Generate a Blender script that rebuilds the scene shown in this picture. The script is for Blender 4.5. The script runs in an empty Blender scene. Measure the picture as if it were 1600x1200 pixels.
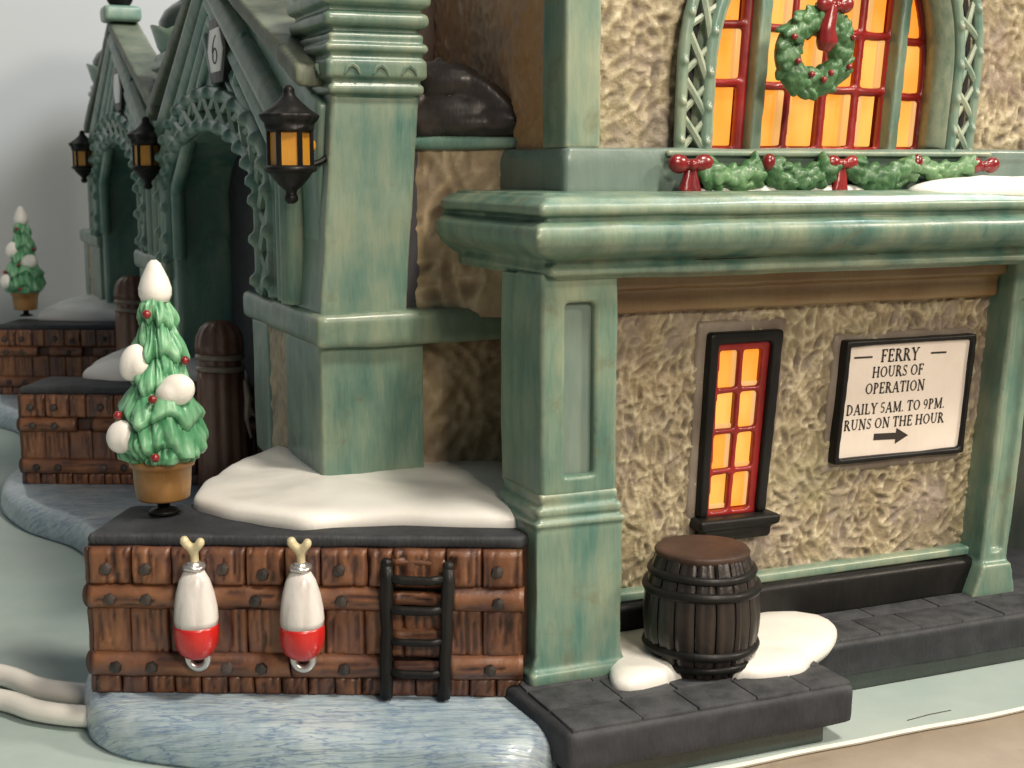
import bpy, bmesh, math, random
import numpy as np
from mathutils import Vector, Matrix, noise
random.seed(11)
SC = bpy.context.scene
COL = SC.collection
SC.unit_settings.system = 'METRIC'
SC.unit_settings.scale_length = 0.01          # one unit is one centimetre: a table-top ceramic model
PI = math.pi
R = math.radians

# ------------------------------------------------------------------ camera, world, lamps, exposure
YAW = math.atan2(.393, .92)
PITCH = math.atan(340 / 2150)
cY, sY, cP, sP = math.cos(YAW), math.sin(YAW), math.cos(PITCH), math.sin(PITCH)
RIGHT = Vector((cY, -sY, 0))
FWDH = Vector((sY, cY, 0))
FWD = FWDH * cP - Vector((0, 0, sP))
UP = FWDH * sP + Vector((0, 0, cP))
CAMP = Vector((-9.8497, -21.7258, 10.3956))
cam = bpy.data.cameras.new('camera')
camo = bpy.data.objects.new('camera', cam)
COL.objects.link(camo)
m = Matrix((RIGHT, UP, -FWD)).transposed().to_4x4()
m.translation = CAMP
camo.matrix_world = m
cam.sensor_width = 36
cam.lens = 2150 / 1600 * 36
cam.clip_start = .5
cam.clip_end = 600
cam.dof.use_dof = True
cam.dof.focus_distance = 27.5
cam.dof.aperture_fstop = 0.62
SC.camera = camo

W = bpy.data.worlds.new('World')
SC.world = W
W.use_nodes = True
W.node_tree.nodes['Background'].inputs[0].default_value = (.80, .90, 1.0, 1)
W.node_tree.nodes['Background'].inputs[1].default_value = .155

def area(name, loc, target, size, power, color, sy=None):
    l = bpy.data.lights.new(name, 'AREA')
    l.energy = power
    l.color = color
    l.size = size
    if sy:
        l.shape = 'RECTANGLE'
        l.size_y = sy
    o = bpy.data.objects.new(name, l)
    COL.objects.link(o)
    o.location = loc
    o.rotation_euler = (Vector(target) - Vector(loc)).to_track_quat('-Z', 'Y').to_euler()
    return o
area('ceiling_lamp', (12, -27, 60), (-4, 4, 3), 9, 35000, (1.0, .90, .77))
area('room_lamp', (2, -62, 38), (0, 2, 5), 11, 24000, (1.0, .87, .71))
area('side_lamp', (88, -58, 70), (-6, 16, 5), 12, 88000, (1.0, .87, .71))
area('backdrop_fill', (36, 9, 52), (-14, 62, 16), 8, 40000, (.93, .97, 1.0))  # added fill to brighten the backdrop, stands for no real lamp
SC.view_settings.view_transform = 'Standard'
SC.view_settings.look = 'None'
SC.view_settings.gamma = 1
SC.view_settings.exposure = 0

# ------------------------------------------------------------------ materials
def newmat(name):
    mt = bpy.data.materials.new(name)
    mt.use_nodes = True
    nt = mt.node_tree
    b = nt.nodes['Principled BSDF']
    return mt, nt, b
def nd(nt, t, **k):
    n = nt.nodes.new(t)
    for a, v in k.items():
        setattr(n, a, v)
    return n
def noise_node(nt, scale=(1, 1, 1), s=4, detail=4, rough=.55, dist=0, seed=0):
    tc = nd(nt, 'ShaderNodeTexCoord')
    mp = nd(nt, 'ShaderNodeMapping')
    mp.inputs['Scale'].default_value = scale
    mp.inputs['Location'].default_value = (seed * 3.7, seed * 1.3, seed)
    nt.links.new(tc.outputs['Object'], mp.inputs[0])
    n = nd(nt, 'ShaderNodeTexNoise')
    n.inputs['Scale'].default_value = s
    n.inputs['Detail'].default_value = detail
    n.inputs['Roughness'].default_value = rough
    n.inputs['Distortion'].default_value = dist
    nt.links.new(mp.outputs[0], n.inputs[0])
    return n
def ramp(nt, src, stops):
    r = nd(nt, 'ShaderNodeValToRGB')
    e = r.color_ramp.elements
    while len(e) < len(stops):
        e.new(.5)
    for i, (p, c) in enumerate(stops):
        e[i].position = p
        e[i].color = (*c, 1)
    nt.links.new(src, r.inputs[0])
    return r
def mix(nt, fac, a, b, mode='MIX'):
    n = nd(nt, 'ShaderNodeMix', data_type='RGBA', blend_type=mode)
    for sock, v in ((n.inputs[0], fac), (n.inputs[6], a), (n.inputs[7], b)):
        if isinstance(v, (int, float)):
            sock.default_value = v
        elif isinstance(v, tuple):
            sock.default_value = (*v, 1)
        else:
            nt.links.new(v, sock)
    return n.outputs[2]
def bump(nt, b, src, strength=.3, dist=.05, prev=None):
    n = nd(nt, 'ShaderNodeBump')
    n.inputs['Strength'].default_value = strength
    n.inputs['Distance'].default_value = dist
    nt.links.new(src, n.inputs['Height'])
    if prev:
        nt.links.new(prev.outputs[0], n.inputs['Normal'])
    nt.links.new(n.outputs[0], b.inputs['Normal'])
    return n
def ceramic(name, c0, c1, c2, stretch=(2.0, 2.0, .38), s=1.0, rough=.36, coat=.25, speck=None, fine=.12, seed=0, edge=None, spec=.5):
    mt, nt, b = newmat(name)
    n1 = noise_node(nt, stretch, s, 5, .6, .3, seed)
    n2 = noise_node(nt, (1, 1, 1), .55, 3, .5, .2, seed + 3)
    n3 = noise_node(nt, (6, 6, .7), 3.0, 4, .6, 0, seed + 7)
    a = ramp(nt, n1.outputs[0], ((.34, c0), (.5, c1), (.68, c2)))
    o = mix(nt, .42, a.outputs[0], ramp(nt, n2.outputs[0], ((.38, c0), (.5, c1), (.62, c2))).outputs[0])
    o = mix(nt, .13, o, ramp(nt, n3.outputs[0], ((.35, c0), (.65, c2))).outputs[0])
    if speck:
        n4 = noise_node(nt, (1, 1, 1), 1.1, 6, .7, .6, seed + 11)
        o = mix(nt, ramp(nt, n4.outputs[0], ((.56, (0, 0, 0)), (.72, (.62, .62, .62)))).outputs[0], o, speck)
    if edge:      # dry-brushed worn edges
        ge = nd(nt, 'ShaderNodeNewGeometry')
        pe = ramp(nt, ge.outputs['Pointiness'], ((.515, (0, 0, 0)), (.56, (.6, .6, .6))))
        ne = noise_node(nt, (1, 1, 1), 2.5, 4, .6, 0, seed + 13)
        pm_ = nd(nt, 'ShaderNodeMath', operation='MULTIPLY')
        nt.links.new(pe.outputs[0], pm_.inputs[0])
        nt.links.new(ramp(nt, ne.outputs[0], ((.35, (.2, .2, .2)), (.6, (1, 1, 1)))).outputs[0], pm_.inputs[1])
        o = mix(nt, pm_.outputs[0], o, edge)
    b.inputs['Specular IOR Level'].default_value = spec
    nt.links.new(o, b.inputs['Base Color'])
    nr = noise_node(nt, (1, 1, 1), 3, 3, .5, 0, seed + 5)
    rr = nd(nt, 'ShaderNodeMapRange')
    rr.inputs[3].default_value = rough - .1
    rr.inputs[4].default_value = rough + .16
    nt.links.new(nr.outputs[0], rr.inputs[0])
    nt.links.new(rr.outputs[0], b.inputs['Roughness'])
    b.inputs['Coat Weight'].default_value = coat
    b.inputs['Coat Roughness'].default_value = .22
    nb = noise_node(nt, (3, 3, 1), 5, 4, .6, 0, seed + 9)
    bump(nt, b, nb.outputs[0], fine, .06)
    return mt
GREEN = ceramic('verdigris_glaze', (.032, .118, .100), (.130, .220, .168), (.262, .310, .208), speck=(.11, .095, .045), edge=(.42, .45, .32))
GREEN2 = ceramic('verdigris_glaze_light', (.048, .158, .135), (.172, .258, .195), (.298, .338, .232), speck=(.15, .13, .06), seed=4, edge=(.47, .49, .36))
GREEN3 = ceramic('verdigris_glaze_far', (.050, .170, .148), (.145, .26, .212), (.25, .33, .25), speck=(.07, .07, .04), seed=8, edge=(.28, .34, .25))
PANELM = ceramic('slate_green_glaze', (.11, .17, .15), (.15, .21, .18), (.19, .25, .21), seed=6)
OCHRE = ceramic('ochre_washed_beam', (.15, .075, .030), (.22, .135, .058), (.25, .20, .10), stretch=(.4, 2, 3), seed=2)
BLACK = ceramic('black_glaze', (.005, .005, .005), (.009, .009, .0085), (.018, .017, .016), rough=.42, coat=.05, seed=1, spec=.22)
INK = ceramic('lettering_ink', (.02, .015, .01), (.025, .02, .015), (.03, .025, .02), rough=.6, coat=0)
ROOFG = ceramic('olive_roof_glaze', (.060, .080, .058), (.115, .140, .100), (.19, .205, .145), s=.8, rough=.55, coat=.05, seed=50, edge=(.26, .28, .2))
SLATE = ceramic('slate_grey_paint', (.020, .022, .026), (.030, .033, .039), (.046, .050, .058), stretch=(2, 2, 2), rough=.6, coat=0.0, seed=5, fine=.3, edge=(.09, .093, .10), spec=.3)
PLINTHM = ceramic('dark_green_glaze', (.012, .02, .016), (.02, .03, .024), (.03, .045, .036), rough=.25, coat=.6, seed=15)
SNOW = ceramic('snow_white_glaze', (.76, .735, .68), (.82, .80, .75), (.86, .845, .80), stretch=(1, 1, 1), s=.8, rough=.42, coat=.2, fine=.08, seed=3)
REDG = ceramic('red_gloss', (.13, .004, .006), (.20, .008, .010), (.30, .020, .020), rough=.26, coat=.4, seed=2)
REDM = ceramic('red_muntin_paint', (.17, .006, .006), (.27, .010, .008), (.38, .016, .012), rough=.35, coat=.25, seed=9)
BUOYRED = ceramic('buoy_red', (.34, .008, .008), (.48, .012, .010), (.56, .018, .014), rough=.28, coat=.5, seed=12)
WHITEP = ceramic('white_gloss', (.50, .47, .45), (.74, .72, .69), (.82, .80, .78), stretch=(3, 3, .5), s=1.5, rough=.3, coat=.4, seed=8)
TREEG = ceramic('tree_green_gloss', (.025, .13, .05), (.06, .23, .10), (.15, .37, .19), stretch=(1.5, 1.5, 1.5), s=2, rough=.3, coat=.3, seed=13)
LEAFG = ceramic('wreath_green_gloss', (.018, .07, .022), (.055, .16, .06), (.17, .31, .14), stretch=(3, 3, 3), s=2.2, rough=.42, coat=.12, seed=14)
POTM = ceramic('terracotta_pot', (.25, .12, .035), (.36, .19, .06), (.44, .25, .09), stretch=(2, 2, .8), rough=.45, coat=.15, seed=16)
SILVER, _nt, _b = newmat('silver_paint')
_b.inputs['Base Color'].default_value = (.62, .61, .60, 1)
_b.inputs['Metallic'].default_value = .85
_b.inputs['Roughness'].default_value = .3
CREAM = ceramic('cream_rope_paint', (.42, .36, .20), (.58, .50, .30), (.66, .60, .42), stretch=(3, 3, 3), rough=.4, seed=17)
LIDM = ceramic('barrel_lid_brown', (.035, .018, .012), (.055, .028, .018), (.08, .04, .026), stretch=(2, 2, 2), rough=.6, coat=.03, seed=18)
ROOFD = ceramic('dark_brown_gloss', (.010, .008, .007), (.024, .019, .016), (.08, .062, .055), stretch=(1, 1, 1), rough=.42, coat=.15, seed=19)
MAUVE = ceramic('dusky_mauve_wash', (.13, .085, .065), (.18, .12, .095), (.22, .15, .12), stretch=(1, 1, 1), rough=.5, coat=.1, seed=20)
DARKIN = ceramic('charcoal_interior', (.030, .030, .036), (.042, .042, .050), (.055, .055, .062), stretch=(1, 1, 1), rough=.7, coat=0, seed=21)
SIGNW = ceramic('sign_cream_white', (.66, .58, .50), (.74, .66, .59), (.78, .71, .64), stretch=(1, 1, 1), rough=.35, coat=.3, fine=.03, seed=22)
CABLEM = ceramic('white_cable_pvc', (.72, .69, .63), (.76, .73, .67), (.80, .77, .72), stretch=(1, 1, 1), rough=.35, coat=.1, fine=.04, seed=23)
MARGIN = ceramic('lilac_grey_margin', (.14, .105, .082), (.235, .190, .150), (.33, .28, .22), stretch=(1, 1, 1), s=1.4, rough=.5, coat=.08, seed=60)
LATTICEB = ceramic('trellis_backing_mauve', (.012, .010, .010), (.022, .017, .017), (.035, .028, .028), stretch=(1, 1, 1), rough=.6, coat=.05, seed=25)

def attr_mat(name, stops, patch=None, rough=.5, coat=.12, bs=9, bst=.35, dry=None):
    """colour follows the carved height (the antique wash the painter left), mottled by noise"""
    mt, nt, b = newmat(name)
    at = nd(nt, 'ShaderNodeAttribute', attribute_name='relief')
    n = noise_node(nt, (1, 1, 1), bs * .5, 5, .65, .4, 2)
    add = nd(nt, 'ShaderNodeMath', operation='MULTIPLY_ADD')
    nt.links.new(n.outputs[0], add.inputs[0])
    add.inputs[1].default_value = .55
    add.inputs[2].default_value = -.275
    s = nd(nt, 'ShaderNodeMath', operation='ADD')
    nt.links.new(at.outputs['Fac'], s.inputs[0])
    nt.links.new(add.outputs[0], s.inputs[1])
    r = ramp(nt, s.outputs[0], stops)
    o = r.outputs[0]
    if patch:
        for k, (c, sc_, lo, hi, amt) in enumerate(patch):
            n2 = noise_node(nt, (1, 1, 1), sc_, 4, .6, .3, 31 + k * 5)
            o = mix(nt, ramp(nt, n2.outputs[0], ((lo, (0, 0, 0)), (hi, (amt, amt, amt)))).outputs[0], o, c)
    nt.links.new(o, b.inputs['Base Color'])
    b.inputs['Roughness'].default_value = rough
    b.inputs['Coat Weight'].default_value = coat
    b.inputs['Coat Roughness'].default_value = .3
    n3 = noise_node(nt, (1, 1, 1), bs, 6, .65, .5, 4)
    bump(nt, b, n3.outputs[0], bst, .07)
    return mt
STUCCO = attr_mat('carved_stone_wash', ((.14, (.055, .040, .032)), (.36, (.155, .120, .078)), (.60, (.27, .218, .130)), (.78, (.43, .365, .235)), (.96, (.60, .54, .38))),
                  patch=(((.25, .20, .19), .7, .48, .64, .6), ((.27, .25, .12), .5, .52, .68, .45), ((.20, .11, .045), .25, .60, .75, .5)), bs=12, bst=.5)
STUCCOW = attr_mat('carved_stone_wash_glow', ((.05, (.22, .15, .12)), (.35, (.46, .28, .17)), (.6, (.54, .34, .21)), (.9, (.62, .48, .35))),  # orange warmth paints in the glow coming through the ceramic
                   patch=(((.48, .24, .10), .3, .44, .60, .8), ((.32, .27, .27), .8, .55, .68, .5)))
STONE2 = attr_mat('brown_stone_wash', ((.05, (.12, .085, .045)), (.35, (.25, .18, .10)), (.6, (.38, .29, .165)), (.9, (.54, .43, .28))),
                  patch=(((.16, .115, .085), .5, .5, .65, .6),), bs=5)
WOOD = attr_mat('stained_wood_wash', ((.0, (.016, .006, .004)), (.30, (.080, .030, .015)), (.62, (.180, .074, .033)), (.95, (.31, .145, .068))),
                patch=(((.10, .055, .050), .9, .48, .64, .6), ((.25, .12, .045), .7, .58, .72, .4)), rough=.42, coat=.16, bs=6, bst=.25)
BARRELM = attr_mat('dark_stave_wash', ((.0, (.005, .003, .003)), (.4, (.014, .010, .008)), (.7, (.028, .019, .014)), (.95, (.085, .06, .045))),
                   rough=.34, coat=.35, bs=7, bst=.25)

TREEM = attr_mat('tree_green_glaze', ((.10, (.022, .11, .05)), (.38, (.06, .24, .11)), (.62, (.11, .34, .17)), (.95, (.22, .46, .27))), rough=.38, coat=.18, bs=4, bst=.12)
def water_mat():
    mt, nt, b = newmat('painted_water')
    tc = nd(nt, 'ShaderNodeTexCoord')
    cx = nd(nt, 'ShaderNodeCombineXYZ')
    for k, v in enumerate(((.9069 * .5, -.4214 * .5, 0), (.40, .86, 1.0))):
        d = nd(nt, 'ShaderNodeVectorMath', operation='DOT_PRODUCT')
        nt.links.new(tc.outputs['Object'], d.inputs[0])
        d.inputs[1].default_value = v
        nt.links.new(d.outputs['Value'], cx.inputs[k])
    sc = nd(nt, 'ShaderNodeMapping')
    sc.inputs['Scale'].default_value = (1.7, 5.4, 1)
    nt.links.new(cx.outputs[0], sc.inputs[0])
    fs = []
    wv = None
    for k in range(2):
        n = nd(nt, 'ShaderNodeTexNoise')
        n.inputs['Scale'].default_value = (1.0, 1.35)[k]
        n.inputs['Detail'].default_value = (3, 4)[k]
        n.inputs['Roughness'].default_value = .5
        n.inputs['Distortion'].default_value = .35
        mo = nd(nt, 'ShaderNodeVectorMath', operation='ADD')
        nt.links.new(sc.outputs[0], mo.inputs[0])
        mo.inputs[1].default_value = (k * 7.3, k * 3.1, k * 5)
        nt.links.new(mo.outputs[0], n.inputs[0])
        m0 = (.5, .47)[k]
        fs.append(ramp(nt, n.outputs[0], ((m0 - .022, (0, 0, 0)), (m0, (1, 1, 1)), (m0 + .018, (.45, .45, .45)), (m0 + .05, (0, 0, 0)))).outputs[0])
        if wv is None: wv = n
    mx_ = mix(nt, 1.0, fs[0], fs[1], 'LIGHTEN')
    n = noise_node(nt, (1, 1, 1), 1.1, 4, .6, .2, 21)
    f = nd(nt, 'ShaderNodeMath', operation='MULTIPLY')
    nt.links.new(mx_, f.inputs[0])
    nt.links.new(ramp(nt, n.outputs[0], ((.34, (.30, .30, .30)), (.54, (1, 1, 1)))).outputs[0], f.inputs[1])
    n2 = noise_node(nt, (1, 1, 1), .5, 5, .6, .3, 3)
    base = ramp(nt, n2.outputs[0], ((.32, (.25, .35, .41)), (.5, (.36, .46, .51)), (.68, (.50, .57, .59))))
    o = mix(nt, f.outputs[0], base.outputs[0], (.085, .15, .30))
    n3 = noise_node(nt, (1, 1, 1), 3, 5, .6, .3, 8)
    o = mix(nt, .25, o, ramp(nt, n3.outputs[0], ((.4, (.24, .33, .40)), (.6, (.52, .58, .60)))).outputs[0])
    nt.links.new(o, b.inputs['Base Color'])
    b.inputs['Roughness'].default_value = .34
    b.inputs['Coat Weight'].default_value = .55
    b.inputs['Coat Roughness'].default_value = .12
    bump(nt, b, wv.outputs[0], .6, .12)
    return mt
WATER = water_mat()

def glow(name, c1, c2, st, s=1.2):
    mt, nt, b = newmat(name)
    n = noise_node(nt, (1, 1, .5), s, 2, .5, .2, 1)
    oi = nd(nt, 'ShaderNodeObjectInfo')
    ad = nd(nt, 'ShaderNodeMath', operation='MULTIPLY_ADD')
    nt.links.new(oi.outputs['Random'], ad.inputs[0])
    ad.inputs[1].default_value = .45
    ad.inputs[2].default_value = -.22
    s2 = nd(nt, 'ShaderNodeMath', operation='ADD')
    nt.links.new(n.outputs[0], s2.inputs[0])
    nt.links.new(ad.outputs[0], s2.inputs[1])
    r = ramp(nt, s2.outputs[0], ((.3, c1), (.7, c2)))
    nt.links.new(r.outputs[0], b.inputs['Emission Color'])
    b.inputs['Base Color'].default_value = (.30, .11, .02, 1)
    b.inputs['Emission Strength'].default_value = st
    b.inputs['Roughness'].default_value = .4
    return mt
PANE = glow('lit_amber_pane', (1.0, .33, .03), (1.0, .52, .11), 1.0)
PANE2 = glow('lit_amber_pane_edge', (.92, .48, .13), (.95, .58, .24), .74)
AMBER = ceramic('amber_lantern_paint', (.42, .17, .010), (.55, .24, .018), (.62, .30, .03), stretch=(1, 1, 1), rough=.4, coat=.3, seed=30)

def flat_mat(name, c0, c1, s, rough=.8, bs=0, bst=0.1, spots=None):
    mt, nt, b = newmat(name)
    n = noise_node(nt, (1, 1, 1), s, 5, .6, .2, 1)
    o = ramp(nt, n.outputs[0], ((.35, c0), (.65, c1))).outputs[0]
    if spots:
        n2 = noise_node(nt, (1, 1, 1), spots[0], 6, .7, .4, 9)
        o = mix(nt, ramp(nt, n2.outputs[0], ((spots[1], (0, 0, 0)), (spots[1] + .08, (.5, .5, .5)))).outputs[0], o, spots[2])
    nt.links.new(o, b.inputs['Base Color'])
    b.inputs['Roughness'].default_value = rough
    if bs:
        nb = noise_node(nt, (1, 1, 1), bs, 5, .6, 0, 2)
        bump(nt, b, nb.outputs[0], bst, .05)
    return mt
BOARDM = flat_mat('pale_blue_card', (.34, .43, .41), (.42, .50, .475), .35, .7, 6, .1, (2.0, .66, (.28, .34, .32)))
BOARDE = flat_mat('white_card_edge', (.72, .70, .64), (.8, .78, .72), 3, .8, 8, .3)
TABLEM = flat_mat('beige_table', (.27, .22, .165), (.33, .275, .21), .5, .6, 5, .15, (.9, .6, (.20, .155, .11)))
WALLM = flat_mat('off_white_backdrop', (.42, .435, .445), (.47, .485, .495), .03, .9)

# ------------------------------------------------------------------ builders
CL = bpy.data.textures.new('hand_wobble', 'CLOUDS')
CL.noise_scale = 1.3
CL.noise_depth = 1

def leanx(v):
    k = max(0, min(1, (v.x - 2) / 4))
    return .085 * (v.z - 8) * k

def tag(o, label=None, cat=None, group=None, kind=None):
    if label: o['label'] = label
    if cat: o['category'] = cat
    if group: o['group'] = group
    if kind: o['kind'] = kind
    return o
def thing(name, loc, label, cat, group=None):
    o = bpy.data.objects.new(name, None)
    COL.objects.link(o)
    o.location = loc
    o.empty_display_size = .3
    return tag(o, label, cat, group)
def worldloc(o):
    p = Vector((0, 0, 0))
    while o:
        p = p + Vector(o.location)
        o = o.parent
    return p

class MB:
    def __init__(s, M=None, lean=False):
        s.bm = bmesh.new()
        s.M = M
        s.lean = lean
    def _bev(s, geom_faces, b, seg):
        edges = list({e for f in geom_faces for e in f.edges})
        bmesh.ops.bevel(s.bm, geom=edges, offset=b, segments=seg, affect='EDGES', profile=.5, clamp_overlap=True)
    def box(s, x0, x1, y0, y1, z0, z1, b=0, seg=2):
        vs = [s.bm.verts.new((x, y, z)) for x in (x0, x1) for y in (y0, y1) for z in (z0, z1)]
        fs = [s.bm.faces.new([vs[i] for i in q]) for q in ((0, 1, 3, 2), (4, 6, 7, 5), (0, 4, 5, 1), (2, 3, 7, 6), (0, 2, 6, 4), (1, 5, 7, 3))]
        if b: s._bev(fs, b, seg)
        return s
    def prism(s, pts, z0, z1, b=0, axis='z'):
        def P(a, c, h):
            return (a, c, h) if axis == 'z' else ((a, h, c) if axis == 'y' else (h, a, c))
        lo = [s.bm.verts.new(P(a, c, z0)) for a, c in pts]
        hi = [s.bm.verts.new(P(a, c, z1)) for a, c in pts]
        n = len(pts)
        fs = [s.bm.faces.new(lo[::-1]), s.bm.faces.new(hi)]
        for i in range(n):
            fs.append(s.bm.faces.new((lo[i], lo[(i + 1) % n], hi[(i + 1) % n], hi[i])))
        if b: s._bev(fs, b, 2)
        return s
    def lathe(s, prof, c, seg=24, sx=1, sy=1, fn=None):
        rings = []
        for r, z in prof:
            ring = []
            for k in range(seg):
                a = 2 * PI * k / seg
                rr = r * (fn(a, z) if fn else 1)
                ring.append(s.bm.verts.new((c[0] + sx * rr * math.cos(a), c[1] + sy * rr * math.sin(a), c[2] + z)))
            rings.append(ring)
        for a, b in zip(rings, rings[1:]):
            for k in range(seg):
                s.bm.faces.new((a[k], a[(k + 1) % seg], b[(k + 1) % seg], b[k]))
        s.bm.faces.new(rings[0][::-1])
        s.bm.faces.new(rings[-1])
        return s
    def tube(s, pts, r, seg=8, closed=False):
        pts = [Vector(p) for p in pts]
        n = len(pts)
        rs = r if isinstance(r, (list, tuple)) else [r] * n
        rings = []
        prevn = None
        for i, p in enumerate(pts):
            if closed:
                t = (pts[(i + 1) % n] - pts[i - 1]).normalized()
            else:
                t = (pts[min(i + 1, n - 1)] - pts[max(i - 1, 0)]).normalized()
            if prevn is None:
                a = Vector((0, 0, 1)) if abs(t.z) < .9 else Vector((1, 0, 0))
                nn = t.cross(a).normalized()
            else:
                nn = (prevn - t * prevn.dot(t)).normalized()
            prevn = nn
            bb = t.cross(nn)
            rings.append([s.bm.verts.new(p + (nn * math.cos(2 * PI * k / seg) + bb * math.sin(2 * PI * k / seg)) * rs[i]) for k in range(seg)])
        rng = range(n if closed else n - 1)
        for i in rng:
            a, b = rings[i], rings[(i + 1) % n]
            for k in range(seg):
                s.bm.faces.new((a[k], a[(k + 1) % seg], b[(k + 1) % seg], b[k]))
        if not closed:
            s.bm.faces.new(rings[0][::-1])
            s.bm.faces.new(rings[-1])
        return s
    def ball(s, c, r, rx=None, rot=None, sub=2):
        """ellipsoid: r radius or (rx,ry,rz), rot = optional 3x3"""
        rr = Vector(r if isinstance(r, (tuple, list)) else (r, r, r))
        mt = Matrix.Diagonal(rr).to_4x4()
        if rot is not None: mt = rot.to_4x4() @ mt
        mt = Matrix.Translation(Vector(c)) @ mt
        bmesh.ops.create_icosphere(s.bm, subdivisions=sub, radius=1, matrix=mt)
        return s
    def quad(s, pts):
        s.bm.faces.new([s.bm.verts.new(p) for p in pts])
        return s
    def build(s, name, mat, parent=None, vox=0, smooth=0, wob=0, shade=True, mats=None, relief=None):
        bm = s.bm
        if s.M is not None:
            bm.transform(s.M)
        if s.lean:
            for v in bm.verts:
                v.co.x += leanx(v.co)
        bmesh.ops.recalc_face_normals(bm, faces=bm.faces)
        if parent is not None:
            bmesh.ops.translate(bm, vec=-worldloc(parent), verts=bm.verts)
        me = bpy.data.meshes.new(name)
        bm.to_mesh(me)
        bm.free()
        me.materials.append(mat)
        if shade:
            for p in me.polygons: p.use_smooth = True
        o = bpy.data.objects.new(name, me)
        COL.objects.link(o)
        o.parent = parent
        if vox:
            md = o.modifiers.new('clay', 'REMESH')
            md.mode = 'VOXEL'
            md.voxel_size = vox
            md.use_smooth_shade = True
            if smooth:
                ms = o.modifiers.new('soften', 'SMOOTH')
                ms.factor = .5
                ms.iterations = smooth
        if wob:
            mw = o.modifiers.new('wobble', 'DISPLACE')
            mw.texture = CL
            mw.strength = wob
            mw.mid_level = .5
        if not vox and shade and not wob and not getattr(s, 'round', False):
            with_angle(o)
        return o
def with_angle(o):
    me = o.data
    ang = R(38)
    bm = bmesh.new()
    bm.from_mesh(me)
    for e in bm.edges:
        if len(e.link_faces) == 2 and e.calc_face_angle(0) > ang:
            e.smooth = False
    bm.to_mesh(me)
    bm.free()

def copy_tree(o, parent=None, d=None):
    c = o.copy()
    COL.objects.link(c)
    c.parent = parent
    if d is not None: c.location = Vector(o.location) + Vector(d)
    for ch in [x for x in ALLCH(o)]:
        copy_tree(ch, c)
    return c
def ALLCH(o):
    return [x for x in COL.objects if x.parent == o]

def grid_mesh(name, nu, nv, fn, mat, parent, mask=None, relief=True, lean=False):
    """fn(i,j) -> (Vector, relief)"""
    bm = bmesh.new()
    ly = bm.verts.layers.float.new('relief')
    V = []
    for j in range(nv + 1):
        row = []
        for i in range(nu + 1):
            p, h = fn(i / nu, j / nv)
            v = bm.verts.new(p)
            v[ly] = h
            row.append(v)
        V.append(row)
    for j in range(nv):
        for i in range(nu):
            q = (V[j][i], V[j][i + 1], V[j + 1][i + 1], V[j + 1][i])
            if mask and not mask((q[0].co + q[2].co) / 2): continue
            bm.faces.new(q)
    for v in [v for v in bm.verts if not v.link_faces]: bm.verts.remove(v)
    if lean:
        for v in bm.verts: v.co.x += leanx(v.co)
    if parent is not None: bmesh.ops.translate(bm, vec=-worldloc(parent), verts=bm.verts)
    me = bpy.data.meshes.new(name)
    bm.to_mesh(me)
    bm.free()
    for p in me.polygons: p.use_smooth = True
    me.materials.append(mat)
    o = bpy.data.objects.new(name, me)
    COL.objects.link(o)
    o.parent = parent
    return o

def gouged(w, h, step, seed, dens=15, size=.82, ang=0.0):
    """plaster worked with a small gouge: overlapping leaf-shaped scoops, each with a thrown-up rim"""
    rg = np.random.RandomState(seed)
    nx, nz = int(w / step) + 2, int(h / step) + 2
    H = np.full((nz, nx), .55)
    n = int(w * h * dens / size ** 2)
    for _ in range(n):
        cx, cz = rg.uniform(0, w), rg.uniform(0, h)
        fl = math.sin(cx * .9 + seed) * .5 + math.sin(cz * 1.3 + cx * .5) * .5
        a = ang + fl * .9 + rg.normal(0, .75)
        L, B = rg.uniform(.18, .46) * size, rg.uniform(.045, .105) * size
        r = L * 1.35
        i0, i1 = max(0, int((cx - r) / step)), min(nx, int((cx + r) / step) + 1)
        j0, j1 = max(0, int((cz - r) / step)), min(nz, int((cz + r) / step) + 1)
        if i1 <= i0 or j1 <= j0: continue
        X, Z = np.meshgrid(np.arange(i0, i1) * step - cx, np.arange(j0, j1) * step - cz)
        u = X * math.sin(a) + Z * math.cos(a)
        v = X * math.cos(a) - Z * math.sin(a) + .25 * u * u / L * rg.choice((-1, 1))
        d = np.sqrt((u / L) ** 2 + (v / (B * (1.15 - .5 * (u / L)))) ** 2)
        sub = H[j0:j1, i0:i1]
        dep = rg.uniform(.02, .45)
        inn = dep + (.78 - dep) * np.clip(d, 0, 1) ** 2
        sub[:] = np.where(d < 1, sub * .35 + inn * .65, np.where(d < 1.3, np.maximum(sub, .60 + (.15 + .38 * rg.rand()) * (1.3 - d) / .3), sub))
    K = H.copy()
    K[1:-1, 1:-1] = (H[1:-1, 1:-1] * 4 + H[:-2, 1:-1] + H[2:, 1:-1] + H[1:-1, :-2] + H[1:-1, 2:]) / 8
    return K
def stucco_xz(name, x0, x1, z0, z1, y, mat, parent, step=.038, amp=.14, mask=None, lean=True, scale=1, seed=0):
    K = gouged(x1 - x0, z1 - z0, step, seed + 1, size=.95 / scale)
    nu, nv = int((x1 - x0) / step), int((z1 - z0) / step)
    def f(a, b):
        i, j = round(a * nu), round(b * nv)
        x, z = x0 + i * step, z0 + j * step
        h = float(K[j, i])
        h2 = max(0, min(1, h + .12 * noise.noise(Vector((x * 5, 0, z * 5)))))
        return Vector((x, y - amp * h2 - .05 * noise.noise(Vector((x * .8, seed, z * .8))), z)), h2
    return grid_mesh(name, nu, nv, f, mat, parent, mask, lean=lean)
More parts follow.
